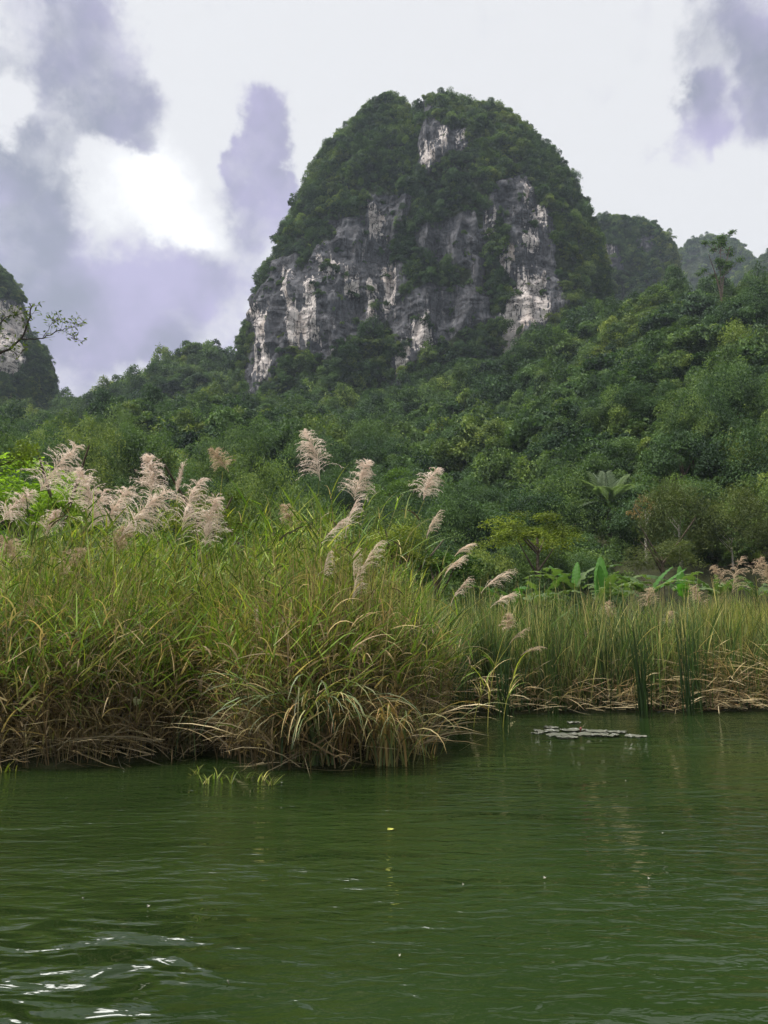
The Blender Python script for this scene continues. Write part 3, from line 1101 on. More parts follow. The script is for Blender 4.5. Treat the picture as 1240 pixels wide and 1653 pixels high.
def sparse_tree():
    Y = 96
    top = at(1172, 385, Y)
    base = at(1165, 482, Y)
    zg = base[2]
    root = empty('sparse_tree', (base[0], Y, zg - 1))
    tag(root, 'tall thin tree with a sparse open crown standing up on the right skyline', 'tree')
    h = top[2] - zg + 1
    g_ = np.random.default_rng(17)
    a = Acc('tone')
    L_ = Acc('tone')
    for sgn, lx in ((1, .6), (-1, -1.4), (1, 1.9)):
        k = np.linspace(0, 1, 6)
        tube(a, np.c_[lx * k ** 1.6, .3 * k * sgn, h * (.82 + .08 * sgn) * k], .13 * (1 - .7 * k), 6)
    for i in range(26):
        c = np.array([g_.normal() * 1.7, g_.normal() * 1.3, h * g_.uniform(.42, 1.0)])
        if i < 7: c[:] = (g_.uniform(-2.2, 2.8), g_.normal(), h * g_.uniform(.86, 1.0))
        m = 110
        u = g_.normal(size=(m, 3)); u /= np.linalg.norm(u, axis=1, keepdims=True)
        P = c + u * g_.uniform(.2, 1, (m, 1)) * np.array([.75, .7, .42])
        nn = u + np.array([0, 0, .8])
        V, Q = leaf_quads(P, np.cross(nn, g_.normal(size=(m, 3))), nn, .26, .15)
        L_.add(V, Q, tone=np.repeat(g_.uniform(0, 1, m), 4))
        b = np.array([c[0] * .25, c[1] * .2, c[2] - .9])
        tube(a, [b, (b + c) / 2 + .1, c], [.05, .035, .015], 4)
    link('trunk', a.mesh('trunk', M_BARK), root)
    link('crown', L_.mesh('crown', M_SHRUB, False), root)


sparse_tree()


def leaning_riverside_tree():
    """tree standing on the bank just outside the left edge; its twigs reach into view"""
    Y = 12.0
    g_ = np.random.default_rng(23)
    bx, by = -7.6, Y
    root = empty('riverside_tree', (bx, by, .3))
    tag(root, 'riverside tree whose thin leafy twigs reach in from the left edge', 'tree')
    a = Acc('tone')
    L_ = Acc('tone')
    o = np.array([bx, by, .3])
    tr = np.array([(0, 0, 0), (.15, .05, 1.5), (.1, 0, 3), (.35, .05, 4.6), (.3, 0, 6.2)])
    tube(a, tr, [.13, .11, .09, .07, .03], 8)

    def P(px, py, dy=0):
        return at(px, py, Y + dy) - o
    L = lambda c, d, m, sp, ll: None
    limbs = [[tr[3] * .98, P(-40, 600), P(0, 572), P(35, 547), P(48, 515), P(50, 490)],
             [P(35, 548), P(70, 545), P(98, 532), P(118, 528)],
             [tr[3], P(-30, 560), P(10, 512), P(40, 505)],
             [tr[2], P(-40, 760), P(10, 748), P(30, 740), P(48, 728)],
             [P(70, 545), P(85, 520), P(100, 515)], [P(40, 540), P(40, 520), P(20, 500)],
             [P(98, 532), P(120, 545), P(125, 550)], [P(118, 528), P(134, 520)], [P(10, 562), P(30, 575), P(42, 560)]]
    rad = [.028, .012, .014, .016, .006, .007, .005, .005, .006]
    for pts, r in zip(limbs, rad):
        pts = np.array(pts)
        tt = np.linspace(0, len(pts) - 1, len(pts) * 4)
        sm = np.stack([np.interp(tt, np.arange(len(pts)), pts[:, j]) for j in range(3)], 1)
        sm += g_.normal(size=sm.shape) * .008
        tube(a, sm, np.linspace(r, r * .35, len(sm)), 5)
        m = int(len(sm) * 1.15)
        for k in range(m):
            q_ = sm[g_.integers(len(sm) // 3, len(sm))]
            dd = np.array([g_.normal(), g_.normal(), g_.uniform(-.1, 1.2)]); dd /= np.linalg.norm(dd)
            e = q_ + dd * g_.uniform(.05, .2)
            tube(a, [q_, (q_ + e) / 2 + g_.normal(size=3) * .01, e], [.004, .003, .002], 3)
            nl = g_.integers(1, 5)
            c = e + g_.normal(size=(nl, 3)) * .035
            nn = g_.normal(size=(nl, 3)) + np.array([0, -.5, .6])
            V, Q = leaf_quads(c, dd + g_.normal(size=(nl, 3)) * .6, nn, .075, .03)
            L_.add(V, Q, tone=np.repeat(g_.uniform(.2, 1, nl), 4))
    # brighter sprig low at the edge and the crown outside the frame
    for k in range(240):
        c = P(40 + g_.normal() * 11, 733 + g_.normal() * 9, g_.normal() * .15)[None]
        nn = g_.normal(size=(1, 3)) + np.array([[0, -.5, .8]])
        V, Q = leaf_quads(c, g_.normal(size=(1, 3)), nn, .085, .04)
        L_.add(V, Q, tone=np.repeat(g_.uniform(.6, 1, 1), 4))
    V, Q, tone = crown(91, 20, 2200, .1)
    L_.add(V * np.array([1.1, 1.1, 1.0]) + np.array([.1, 0, 6.3]), Q, tone=tone)
    link('trunk', a.mesh('trunk', M_TWIG), root)
    link('leaves', L_.mesh('leaves', M_YELLOW, False), root)


leaning_riverside_tree()


# ------------------------------------------------------------------ banana plants and fan palm
def broad_leaf(L, W, az, p0, p1, tears, g_, base):
    """banana leaf: two half blades either side of the midrib, wavy, torn edges; returns V,Q"""
    S, K = 26, 5
    t = np.linspace(0, 1, S + 1)
    ph = p0 + (p1 - p0) * ((t[:-1] + t[1:]) / 2) ** 1.2
    r = np.r_[0, np.cumsum(np.sin(ph))] * L / S
    z = np.r_[0, np.cumsum(np.cos(ph))] * L / S
    C = np.c_[base[0] + r * math.cos(az), base[1] + r * math.sin(az), base[2] + z]
    phn = p0 + (p1 - p0) * t ** 1.2
    nrm = np.c_[-np.cos(phn) * math.cos(az), -np.cos(phn) * math.sin(az), np.sin(phn)]
    side = np.array([-math.sin(az), math.cos(az), 0])
    w = W / 2 * np.clip(t / .12, 0, 1) ** .6 * np.clip((1 - t) / .35, 0, 1) ** .55
    w[:3] = .02
    Vs, Qs, n = [], [], 0
    for sg in (-1, 1):
        edge = w * (1 - tears * (np.abs(vnoise(t * 11 + sg * 3.3, 0 * t + g_.uniform(0, 9), 0 * t)) > .35))
        kk = np.linspace(0, 1, K)
        fold = .25 + .15 * g_.normal()
        pts = C[:, None] + sg * side[None, None] * (kk[None] * edge[:, None])[..., None] \
            + nrm[:, None] * ((-.5 * kk ** 2 + fold * kk)[None] * edge[:, None] + .015 * np.sin(t * 55 + sg)[:, None] * kk[None])[..., None]
        Vs.append(pts.reshape(-1, 3))
        q4 = grid_quads(S + 1, K).reshape(S, K - 1, 4)
        if tears > .3:
            gone = g_.uniform(0, 1, S) < .26
            q4 = np.concatenate([q4[~gone].reshape(-1, 4), q4[gone][:, :1].reshape(-1, 4)])
        Qs.append(q4.reshape(-1, 4) + n)
        n += (S + 1) * K
    return np.concatenate(Vs), np.concatenate(Qs)


def banana(px, py, Y, n, H, L, label, seed, fresh=False, spec_leaves=None):
    py -= 14
    g_ = np.random.default_rng(seed)
    c = at(px, py, Y)
    zg = float(height(np.array([c[0]]), np.array([Y]))[0])
    root = empty('banana_plant', (c[0], Y, zg - .05))
    tag(root, label, 'banana plant', 'banana plants at the foot of the slope')
    H = c[2] - zg
    a = Acc('tone')
    k = np.linspace(0, 1, 7)
    tube(a, np.c_[.05 * k, 0 * k, H * k], .11 - .06 * k, 9, tone=.4)
    link('stem', a.mesh('stem', M_BANANA_DULL), root)
    for i in range(n):
        az = g_.uniform(0, 6.28)
        ll, p0, p1, tr, mt = L * g_.uniform(.8, 1.15), R(g_.uniform(15, 50)), R(g_.uniform(85, 140)), .55, (M_BANANA if fresh and i < 2 else M_BANANA_DULL)
        if spec_leaves and i < len(spec_leaves):
            az, p0, p1, ll = spec_leaves[i]
            az, p0, p1 = R(az), R(p0), R(p1)
            tr, mt = .08, M_BANANA
        V, Q = broad_leaf(ll, ll * .26, az, p0, p1, tr, g_, np.array([.05, 0, H * .97]))
        link('leaf', mesh_np('leaf', V, Q, mt, {'tone': np.full(len(V), g_.uniform(.1, 1))}), root)


banana(968, 985, 20, 7, 2, 1.5, 'banana plant with one broad upright bright green leaf facing the river', 501, True, [(-88, 2, -4, 1.05), (70, 10, 25, 1.4)])
banana(1045, 968, 20.5, 7, 2, 1.4, 'banana plant with a bright green leaf slanting up to the right', 502, True, [(-15, 48, 62, 1.2), (10, 30, 60, 1.1)])
banana(925, 965, 21.5, 8, 2, 1.5, 'banana plant with narrow upright green leaves beside the yellow green tree', 503, True, [(150, 25, 60, 1.1), (60, 15, 30, 1.0)])
banana(1005, 975, 22, 8, 2, 1.5, 'banana plant with drooping torn leaves between the two bright leaves', 504)
banana(1100, 975, 21.5, 7, 2, 1.5, 'banana plant with grey green arching leaves right of the bright slanting leaf', 505, True, [(80, 8, 20, 1.0)])
banana(1155, 975, 22.5, 7, 2, 1.5, 'banana plant with dull leaves behind the pink plumes on the right', 506)
banana(870, 990, 20, 7, 2, 1.4, 'banana plant with pale drooping leaves behind the right hand curved plumes', 507)
banana(1220, 975, 23, 6, 2, 1.5, 'banana plant half hidden by grass at the right edge', 508)
banana(830, 995, 19, 6, 2, 1.5, 'small banana plant with a bright leaf beside the curved plumes', 509, True, [(160, 40, 60, 1.0)])


def fan_palm():
    Y = 40
    c = at(982, 812, Y)
    zg = float(height(np.array([c[0]]), np.array([Y]))[0])
    root = empty('fan_palm', (c[0], Y, zg - .1))
    tag(root, 'silvery palm with stiff spreading fronds on the right slope', 'palm')
    H = max(c[2] - zg, 1.0)
    a = Acc('tone')
    k = np.linspace(0, 1, 6)
    tube(a, np.c_[0 * k, 0 * k, H * k], .14 - .04 * k, 8)
    link('trunk', a.mesh('trunk', M_BARK), root)
    g_ = np.random.default_rng(5)
    for (az, p0, p1, L) in ((175, 25, 75, 1.7), (160, 60, 110, 1.5), (130, 15, 40, 1.7), (5, 35, 85, 1.7), (20, 15, 60, 1.7), (-60, 30, 95, 1.4), (-120, 35, 95, 1.3), (80, 5, 30, 1.6), (200, 70, 120, 1.3), (-20, 70, 120, 1.3)):
        b = np.array([[0, 0, H]])
        V, Q, T, C = ribbons(b, [R(az)], [R(p0)], [R(p1)], [L * 1.25], [.06], 10)
        A_ = Acc('tone')
        A_.add(V, Q, tone=.5)
        C = C[0]
        for i in range(2, 11):
            for sg in (-1, 1):
                tg = C[min(i + 1, 10)] - C[i - 1]
                tg /= np.linalg.norm(tg)
                sd_ = np.cross(tg, [0, 0, 1]); sd_ /= np.linalg.norm(sd_) + 1e-9
                m = 2
                for q_ in range(m):
                    base = C[i - 1] + (C[i] - C[i - 1]) * (q_ / m)
                    d = (tg * .75 + sd_ * sg * .8 + np.array([0, 0, -.12]))
                    n_ = np.cross(d, tg) * sg + np.array([0, 0, .2])
                    ll = .85 * (1 - abs(i - 5) / 11)
                    V, Q = leaf_quads((base + d / np.linalg.norm(d) * ll * .5)[None], d[None], n_[None], ll, .13)
                    A_.add(V, Q, tone=g_.uniform(.3, 1))
        link('frond', A_.mesh('frond', M_PALM, False), root)


fan_palm()


# ------------------------------------------------------------------ reeds and grasses
def reed_clump(seed, n=6, h0=1.7, h1=2.5, drybias=0.0, spread=.17, leaves=14, lw=.022, drytop=.72):
    g_ = np.random.default_rng(seed)
    a = Acc('dry', 'tone')
    base = np.c_[g_.normal(size=(n, 2)) * spread, np.zeros(n)]
    H = g_.uniform(h0, h1, n)
    az = g_.uniform(0, 6.28, n)
    S = 7
    V, Q, T, C = ribbons(base, az, R(2) + R(5) * g_.uniform(0, 1, n), R(8) + R(16) * g_.uniform(0, 1, n), H, g_.uniform(.007, .012, n), S, 1.2, g_.uniform(-1.5, 1.5, n), .25, 1)
    sd_ = np.clip(drybias + g_.uniform(.45, .95, n), 0, 1)
    a.add(V, Q, dry=per_vert(sd_, S), tone=per_vert(g_.uniform(.2, .9, n), S))
    B, D, TT = [], [], []
    for i in range(n):
        m = leaves + g_.integers(-2, 3)
        ts = np.sort(g_.uniform(.12, 1.0, m))
        p = np.stack([np.interp(ts, np.linspace(0, 1, S + 1), C[i, :, j]) for j in range(3)], 1)
        B.append(p)
        zf = p[:, 2]
        pd = np.clip(1.15 - zf / drytop, 0.06, .95)
        isdry = g_.uniform(0, 1, m) < np.clip(pd + drybias, 0, 1)
        D.append(np.where(isdry, g_.uniform(.62, 1.0, m), g_.uniform(.0, .40, m)))
        TT.append(ts)
    B, D, TT = np.concatenate(B), np.concatenate(D), np.concatenate(TT)
    m = len(B)
    p1 = R(38) + R(85) * g_.uniform(0, 1, m) ** 1.4 + R(28) * (D > .6)
    kink = g_.uniform(0, 1, m) < .35
    az2, p02, L2 = g_.uniform(0, 6.28, m), R(12) + R(58) * g_.uniform(0, 1, m) ** 1.4, g_.uniform(.16, .55, m)
    w2, tw2 = lw * g_.uniform(.5, 1.25, m), g_.normal(size=m) * .9
    for sel, pw in ((~kink, 1.3), (kink, 5.0)):
        q1 = np.where(kink, np.minimum(p1 * 1.5, 2.7), p1)[sel]
        V, Q, T, _ = ribbons(B[sel], az2[sel], p02[sel], np.maximum(q1, p02[sel]), L2[sel], w2[sel], 6, pw, tw2[sel])
        dv = np.clip(per_vert(D[sel], 6) + .25 * np.clip(T - .6, 0, 1), 0, 1)
        a.add(V, Q, dry=dv, tone=per_vert(g_.uniform(0, 1, sel.sum()), 6))
    return a.mesh('reed_clump', M_GRASS)


def blade_clump(seed, n, h0, h1, w, dry_lo, dry_hi, spread, mat, p1lo=12, p1hi=55, S=7, p0=9, p=1.6):
    g_ = np.random.default_rng(seed)
    a = Acc('dry', 'tone')
    base = np.c_[g_.normal(size=(n, 2)) * spread, np.zeros(n)]
    V, Q, T, C = ribbons(base, g_.uniform(0, 6.28, n), R(1) + R(p0) * g_.uniform(0, 1, n), R(p1lo) + R(p1hi - p1lo) * g_.uniform(0, 1, n) ** 1.6,
                         g_.uniform(h0, h1, n), w * g_.uniform(.6, 1.2, n), S, p, g_.normal(size=n) * .7, .6)
    D = g_.uniform(dry_lo, dry_hi, n)
    a.add(V, Q, dry=np.clip(per_vert(D, S) + .3 * np.clip(T - .7, 0, 1), 0, 1), tone=per_vert(g_.uniform(0, 1, n), S))
    return a


def bank_points(n, px0, px1, d0, d1, seed, pw=1.0, ymax=60):
    """random spots on the bank: azimuth by image column, d metres behind the shore line"""
    g_ = np.random.default_rng(seed)
    a = (g_.uniform(px0, px1, n) - 620) / F
    # weight by distance so that spots are even over the ground
    d = d0 + (d1 - d0) * g_.uniform(0, 1, n) ** pw
    Y = shore_y(a) + d
    k = Y < ymax
    a, Y, d = a[k], Y[k], d[k]
    X = a * Y
    return X, Y, height(X, Y), 620 + F * a, d, g_


REEDS = [reed_clump(600 + i, 6, 1.35, 2.65) for i in range(7)]
THICKET = [reed_clump(620 + i, 7, .7, 1.35, [.62, .45, .3, .5, .1][i], .16, 13, .018) for i in range(5)]
GREENGRASS = [blade_clump(640 + i, 42, .7, 1.5, .016, .0, .5, .18, M_GRASS, 20, 110).mesh('grass_clump', M_GRASS) for i in range(4)]


def scatter_bank(name, variants, X, Y, Z, s, g_, label, cat, tilt=.06, lean=None):
    n = len(X)
    r = rots(g_, n, tilt)
    scatter(name, variants, np.c_[X, Y, Z - .03], r, np.c_[s, s, s], g_.integers(0, len(variants), n), label, cat)


def hmap(px):
    return np.interp(px, [-200, 0, 300, 400, 470, 520, 570, 620, 660, 720, 800], [1.02, 1.0, .98, .90, 1.08, 1.16, 1.1, .80, .72, .70, .7]) * (1 + .13 * fbm(np.asarray(px, float) * .022, 0 * px, 0 * px, 2, 9))


# tall green reeds of the near bank
X, Y, Z, px, d, g = bank_points(800, -160, 645, .35, 5.5, 701, 1.2)
s = hmap(px) * g.uniform(.55, 1.12, len(X)) * np.interp(d, [.3, 1.3, 5], [.7, .95, 1.05])
scatter_bank('reeds', REEDS, X, Y, Z, s, g, 'tall green reeds crowding the near river bank', 'reeds')
# dry brown undergrowth along the waterline
X, Y, Z, px, d, g = bank_points(900, -160, 690, .0, 1.6, 702, 1.2)
s = g.uniform(.7, 1.08, len(X)) * np.interp(px, [-200, 620, 740], [1, 1, .75])
scatter_bank('dry_undergrowth', THICKET, X, Y, Z, s, g, 'brown withered stems and leaves under the reeds at the waterline', 'undergrowth', .12)
# soft green grass between and behind
X, Y, Z, px, d, g = bank_points(1050, -160, 1300, .8, 12, 703, .9, 27)
s = g.uniform(.7, 1.25, len(X)) * np.interp(px, [0, 600, 760], [1.2, 1.05, .8])
scatter_bank('grass', GREENGRASS, X, Y, Z, s, g, 'soft green grass growing between and behind the reeds', 'grass')
# reeds further back
X, Y, Z, px, d, g = bank_points(950, -160, 780, 5, 17, 704, 1.0, 30)
s = g.uniform(.75, 1.1, len(X)) * np.interp(px, [0, 450, 620, 780], [1.15, 1.05, .85, .75])
scatter_bank('far_reeds', REEDS, X, Y, Z, s, g, 'green reeds further back towards the foot of the slope', 'reeds')

STEMS = [blade_clump(690 + i, 11, 1.2, 2.1, .010, .55, .95, .13, M_GRASS, 3, 28, S=6, p0=9).mesh('stem_clump', M_GRASS) for i in range(4)]
X, Y, Z, px, d, g = bank_points(460, -160, 650, .1, 2.2, 708, 1.2)
keep_ = g.uniform(0, 1, len(X)) < np.interp(px, [-160, 400, 470, 590, 640], [.4, .4, 1, 1, .4])
X, Y, Z = X[keep_], Y[keep_], Z[keep_]
scatter_bank('dry_stems', STEMS, X, Y, Z, g.uniform(.7, 1.15, len(X)), g, 'thin brown upright stems standing through the near reeds', 'reeds', .08)

# right bank: cattails, straw litter, fine yellow grass
CAT = [blade_clump(660 + i, 13, 1.05, 1.8, .026, .05, .62, .08, M_CATTAIL, 6, 75).mesh('cattail_clump', M_CATTAIL) for i in range(6)]
X, Y, Z, px, d, g = bank_points(760, 735, 1300, .05, 5.5, 705, 1.7)
s = g.uniform(.55, 1.32, len(X)) * np.interp(d, [0, 1, 5], [.9, 1.02, 1.12])
scatter_bank('cattails', CAT, X, Y, Z, s, g, 'green cattail leaves along the far bank on the right', 'reeds')
X, Y, Z, px, d, g = bank_points(430, 640, 820, .2, 6, 707, 1.3)
scatter_bank('cove_cattails', CAT, X, Y, Z, g.uniform(.7, 1.0, len(X)), g, 'grey green cattail leaves around the small cove', 'reeds')
FINE = [blade_clump(680 + i, 80, .8, 1.7, .007, .25, .62, .16, M_GRASS, 12, 70).mesh('fine_grass_clump', M_GRASS) for i in range(3)]
X, Y, Z, px, d, g = bank_points(330, 1120, 1330, .9, 5, 706, 1.0)
scatter_bank('fine_grass', FINE, X, Y, Z, g.uniform(.85, 1.25, len(X)), g, 'feathery yellow green grass by the right edge', 'grass')


def straw_mesh(name, X, Y, Z, g_, L0, L1, p0a, p0b, p1a, p1b, w, zmax, az=None, mat=M_STRAW, dlo=0, dhi=1):
    n = len(X)
    a = Acc('dry', 'tone')
    base = np.c_[X, Y, Z + g_.uniform(0, 1, n) ** 1.8 * zmax]
    az = g_.uniform(0, 6.28, n) if az is None else az
    V, Q, T, C = ribbons(base, az, R(p0a) + R(p0b - p0a) * g_.uniform(0, 1, n), R(p1a) + R(p1b - p1a) * g_.uniform(0, 1, n), g_.uniform(L0, L1, n), w * g_.uniform(.5, 1.3, n), 4, 1.2,
                         g_.normal(size=n) * .9, .35, 1)
    V[:, 2] = np.maximum(V[:, 2], .006)
    a.add(V, Q, dry=per_vert(g_.uniform(dlo, dhi, n), 4), tone=per_vert(g_.uniform(0, 1, n), 4))
    return a.mesh(name, mat)


X, Y, Z, px, d, g = bank_points(3800, 735, 1320, -.05, 2.0, 711, 1.6)
o = link('straw_litter', straw_mesh('straw_litter', X, Y, Z, g,   .3, 1.0, 20, 95, 60, 130, .015, .4))
tag(o, 'tangle of pale dead reed straw at the foot of the right bank', 'straw', kind='stuff')
X, Y, Z, px, d, g = bank_points(800, 1120, 1330, -.1, 1.6, 712, 1.0)
o = link('fallen_straw', straw_mesh('fallen_straw', X, Y, Z, g, .7, 1.6, 45, 85, 75, 110, .016, .7, az=R(205) + g.normal(size=len(X)) * .5))
tag(o, 'heap of long fallen straw leaning into the water at the right edge', 'straw', kind='stuff')
X, Y, Z, px, d, g = bank_points(2600, -150, 690, -.1, .9, 713, 1.0)
o = link('brown_litter', straw_mesh('brown_litter', X, Y, Z, g, .25, .8, 35, 110, 75, 140, .009, .35, dlo=.4, dhi=1))
tag(o, 'broken brown stems littering the edge of the near bank', 'litter', kind='stuff')


def fallen_reeds(px, py, Y, n, L, az, label, seed, dlo=.0, dhi=.55, zr=.35, p0=(60, 80), p1=(88, 112), spread=.18):
    g_ = np.random.default_rng(seed)
    c = at(px, py, Y)
    zg = max(float(height(np.array([c[0]]), np.array([Y]))[0]), 0)
    X, Yy = g_.normal(size=n) * spread, g_.normal(size=n) * .15
    me = straw_mesh('fallen_reeds', X, Yy, np.zeros(n), g_, L * .6, L * 1.2, p0[0], p0[1], p1[0], p1[1], .012, zr, az=R(az) + g_.normal(size=n) * .28, dlo=dlo, dhi=dhi)
    o = link('fallen_reeds', me, None, (c[0], Y, zg + .02))
    tag(o, label, 'fallen reeds', 'bundles of fallen reeds on the near bank')


fallen_reeds(215, 1195, 8.0, 46, 1.05, 205, 'bundle of fallen brown reeds fanned low over the water at the left', 721)
fallen_reeds(200, 1120, 8.3, 34, .8, 190, 'arched pale dry reeds bending left above the fallen bundle', 722, 0, .6, .6, (25, 50), (95, 130))
fallen_reeds(420, 1190, 8.0, 26, .7, 200, 'few thin dead reeds bent over the dark hollow left of the large tussock', 723, .1, .8, .3, (40, 65), (90, 120))
fallen_reeds(672, 1205, 8.7, 34, .75, -8, 'dead reeds trailing right into the cove', 724, .1, .9, .3, (50, 75), (90, 112))


def tussock(px, py, Y, n, L0, L1, label, seed, dlo, dhi, p1lo, p1hi, az_c=None, w=.022):
    g_ = np.random.default_rng(seed)
    c = at(px, py, Y)
    zg = max(float(height(np.array([c[0]]), np.array([Y]))[0]), 0)
    a = Acc('dry', 'tone')
    base = np.c_[g_.normal(size=n) * .12, g_.normal(size=n) * .07, np.zeros(n)]
    az = g_.uniform(0, 6.28, n) if az_c is None else R(az_c) + g_.normal(size=n) * 1.0
    V, Q, T, C = ribbons(base, az, R(4) + R(22) * g_.uniform(0, 1, n), R(p1lo) + R(p1hi - p1lo) * g_.uniform(0, 1, n), g_.uniform(L0, L1, n), w * g_.uniform(.6, 1.2, n), 10, 1.7, g_.normal(size=n) * .35, .6)
    V[:, 2] = np.maximum(V[:, 2], -zg + .004)
    D = g_.uniform(dlo, dhi, n)
    a.add(V, Q, dry=np.clip(per_vert(D, 10) + .35 * np.clip(T - .55, 0, 1), 0, 1), tone=per_vert(g_.uniform(.1, 1, n), 10))
    o = link('grass_tussock', a.mesh('grass_tussock', M_TUSSOCK), None, (c[0], Y, zg - .02))
    tag(o, label, 'grass tussock', 'drooping grass tussocks at the waterline')


tussock(505, 1222, 7.66, 105, .8, 1.7, 'large drooping tussock of grey green blades hanging over the water', 731, .0, .5, 105, 172, -90, .034)
tussock(535, 1215, 7.72, 60, .8, 1.4, 'rusty orange blades drooping behind the large grey green tussock', 732, .5, .95, 120, 172, -80, .024)
tussock(628, 1216, 7.8, 70, .6, 1.25, 'orange tipped drooping tussock on the point beside the cove', 733, .25, .9, 105, 172, -85, .026)
tussock(580, 1190, 8.2, 40, .7, 1.3, 'mixed green and tan tussock between the two larger ones', 734, .1, .8, 90, 165, -70, .018)
tussock(672, 1190, 8.6, 40, .7, 1.2, 'thin tan tussock leaning right over the cove', 735, .3, .9, 95, 160, -50, .015)
tussock(300, 1130, 8.4, 50, .7, 1.2, 'pale arched blades standing in the brown thicket', 736, .25, .8, 90, 165, -90, .015)
tussock(430, 1120, 8.3, 60, .8, 1.3, 'yellowing arched blades left of the large tussock', 737, .2, .8, 90, 160, -90, .016)


def cattail_clump(px, py, n, h, label, seed, dry=.3, w=.022, leanaz=None):
    X, Y = (float(v) for v in ground_px(px, py))
    a = blade_clump(seed, int(n * 1.5), h * .65, h * 1.08, w * 1.25, .0, dry * .4, .06, M_CATTAIL, 3, 20, p0=6)
    a.A['tone'] = [v * .4 for v in a.A['tone']]
    o = link('cattail', a.mesh('cattail', M_CATTAIL), None, (X, Y, -.03))
    tag(o, label, 'cattail', 'cattail clumps standing in the water')


cattail_clump(1040, 1158, 26, 1.75, 'dark green cattail clump standing in the water in the middle of the right bank', 741)
cattail_clump(1113, 1154, 14, 1.85, 'slim dark cattail stems right of the middle clump', 742)
cattail_clump(1128, 1150, 20, 1.9, 'tall fresh green cattail clump nearest the straw heap', 743, .15)
cattail_clump(976, 1150, 14, 1.6, 'narrow cattail clump above the lily pads', 744)
cattail_clump(895, 1152, 22, 1.75, 'upright cattail clump left of the lily pads', 745)
cattail_clump(815, 1160, 14, 1.5, 'leaning cattail clump at the right side of the cove', 746)
cattail_clump(745, 1165, 20, 1.35, 'grey green cattail clump in the cove beside the point', 747)


# ------------------------------------------------------------------ plumed reeds
def plume_mesh(kind, w, h, wind, seed, mat, dens=1.0):
    """panicle around the origin (its centre); w,h in metres; wind +1 right"""
    g_ = np.random.default_rng(seed)
    a = Acc('tone')
    K = 9
    k = np.linspace(0, 1, K)
    if kind == 'fluffy':
        rx = np.c_[(-.18 + .30 * k ** 2) * w * wind, np.zeros(K), (-.5 + 1.0 * k) * h]
        nb = int(130 * dens)
        tb = g_.uniform(.0, .97, nb) ** .9
        L = np.hypot(w, h) * (.36 * (1 - tb) + .14) * g_.uniform(.6, 1.15, nb)
        az = np.where(g_.uniform(0, 1, nb) < .55, (0 if wind > 0 else np.pi) + g_.normal(size=nb) * .9, g_.uniform(0, 6.28, nb))
        p0, p1 = R(18) + R(30) * g_.uniform(0, 1, nb), R(95) + R(65) * g_.uniform(0, 1, nb) * (1 - .5 * tb)
    elif kind == 'comb':
        rx = np.c_[(-.42 + .55 * k ** 1.2) * w * wind, np.zeros(K), (-.5 + .85 * k ** .8) * h]
        nb = int(38 * dens)
        tb = g_.uniform(.05, .98, nb)
        L = w * (.75 - .3 * tb) * g_.uniform(.75, 1.1, nb)
        az = (0 if wind > 0 else np.pi) + g_.normal(size=nb) * .38
        p0, p1 = R(18) + R(22) * g_.uniform(0, 1, nb), R(95) + R(40) * g_.uniform(0, 1, nb)
    else:
        rx = np.c_[(-.1 + .2 * k) * w * wind, np.zeros(K), (-.5 + 1.0 * k) * h]
        nb = int(60 * dens)
        tb = g_.uniform(.0, .95, nb)
        L = h * .28 * g_.uniform(.6, 1.1, nb)
        az = g_.uniform(0, 6.28, nb)
        p0, p1 = R(6) + R(12) * g_.uniform(0, 1, nb), R(15) + R(30) * g_.uniform(0, 1, nb)
    tube(a, rx, np.linspace(.004, .0015, K), 4, tone=.2)
    B = np.stack([np.interp(tb, k, rx[:, j]) for j in range(3)], 1)
    S = 6
    bt = g_.uniform(.2, 1, nb)
    V, Q, T, C = ribbons(B, az, p0, p1, L, .006, S, 1.2, g_.uniform(-1.5, 1.5, nb), .4, 1)
    a.add(V, Q, tone=per_vert(bt, S))
    # silky hairs along every branch
    m = int((13 if kind == 'fluffy' else 12))
    bi = np.repeat(np.arange(nb), m)
    tt = g_.uniform(.12, 1, len(bi)) * S
    i0 = np.minimum(tt.astype(int), S - 1)
    f = (tt - i0)[:, None]
    p = C[bi, i0] * (1 - f) + C[bi, i0 + 1] * f
    ph = p0[bi] + (p1 - p0)[bi] * (tt / S) ** 1.2 + g_.normal(size=len(bi)) * .4
    hl = .042 if kind == 'fluffy' else .026
    V, Q, T, _ = ribbons(p, az[bi] + g_.normal(size=len(bi)) * .7, ph, ph + .5, hl * g_.uniform(.5, 1.3, len(bi)), (.006 if kind == 'fluffy' else .005), 2, 1, g_.uniform(-1.5, 1.5, len(bi)), .5, .7)
    a.add(V, Q, tone=per_vert(np.clip(bt[bi] + g_.normal(size=len(bi)) * .2, 0, 1), 2))
    return a.mesh('plume', mat), rx[0]


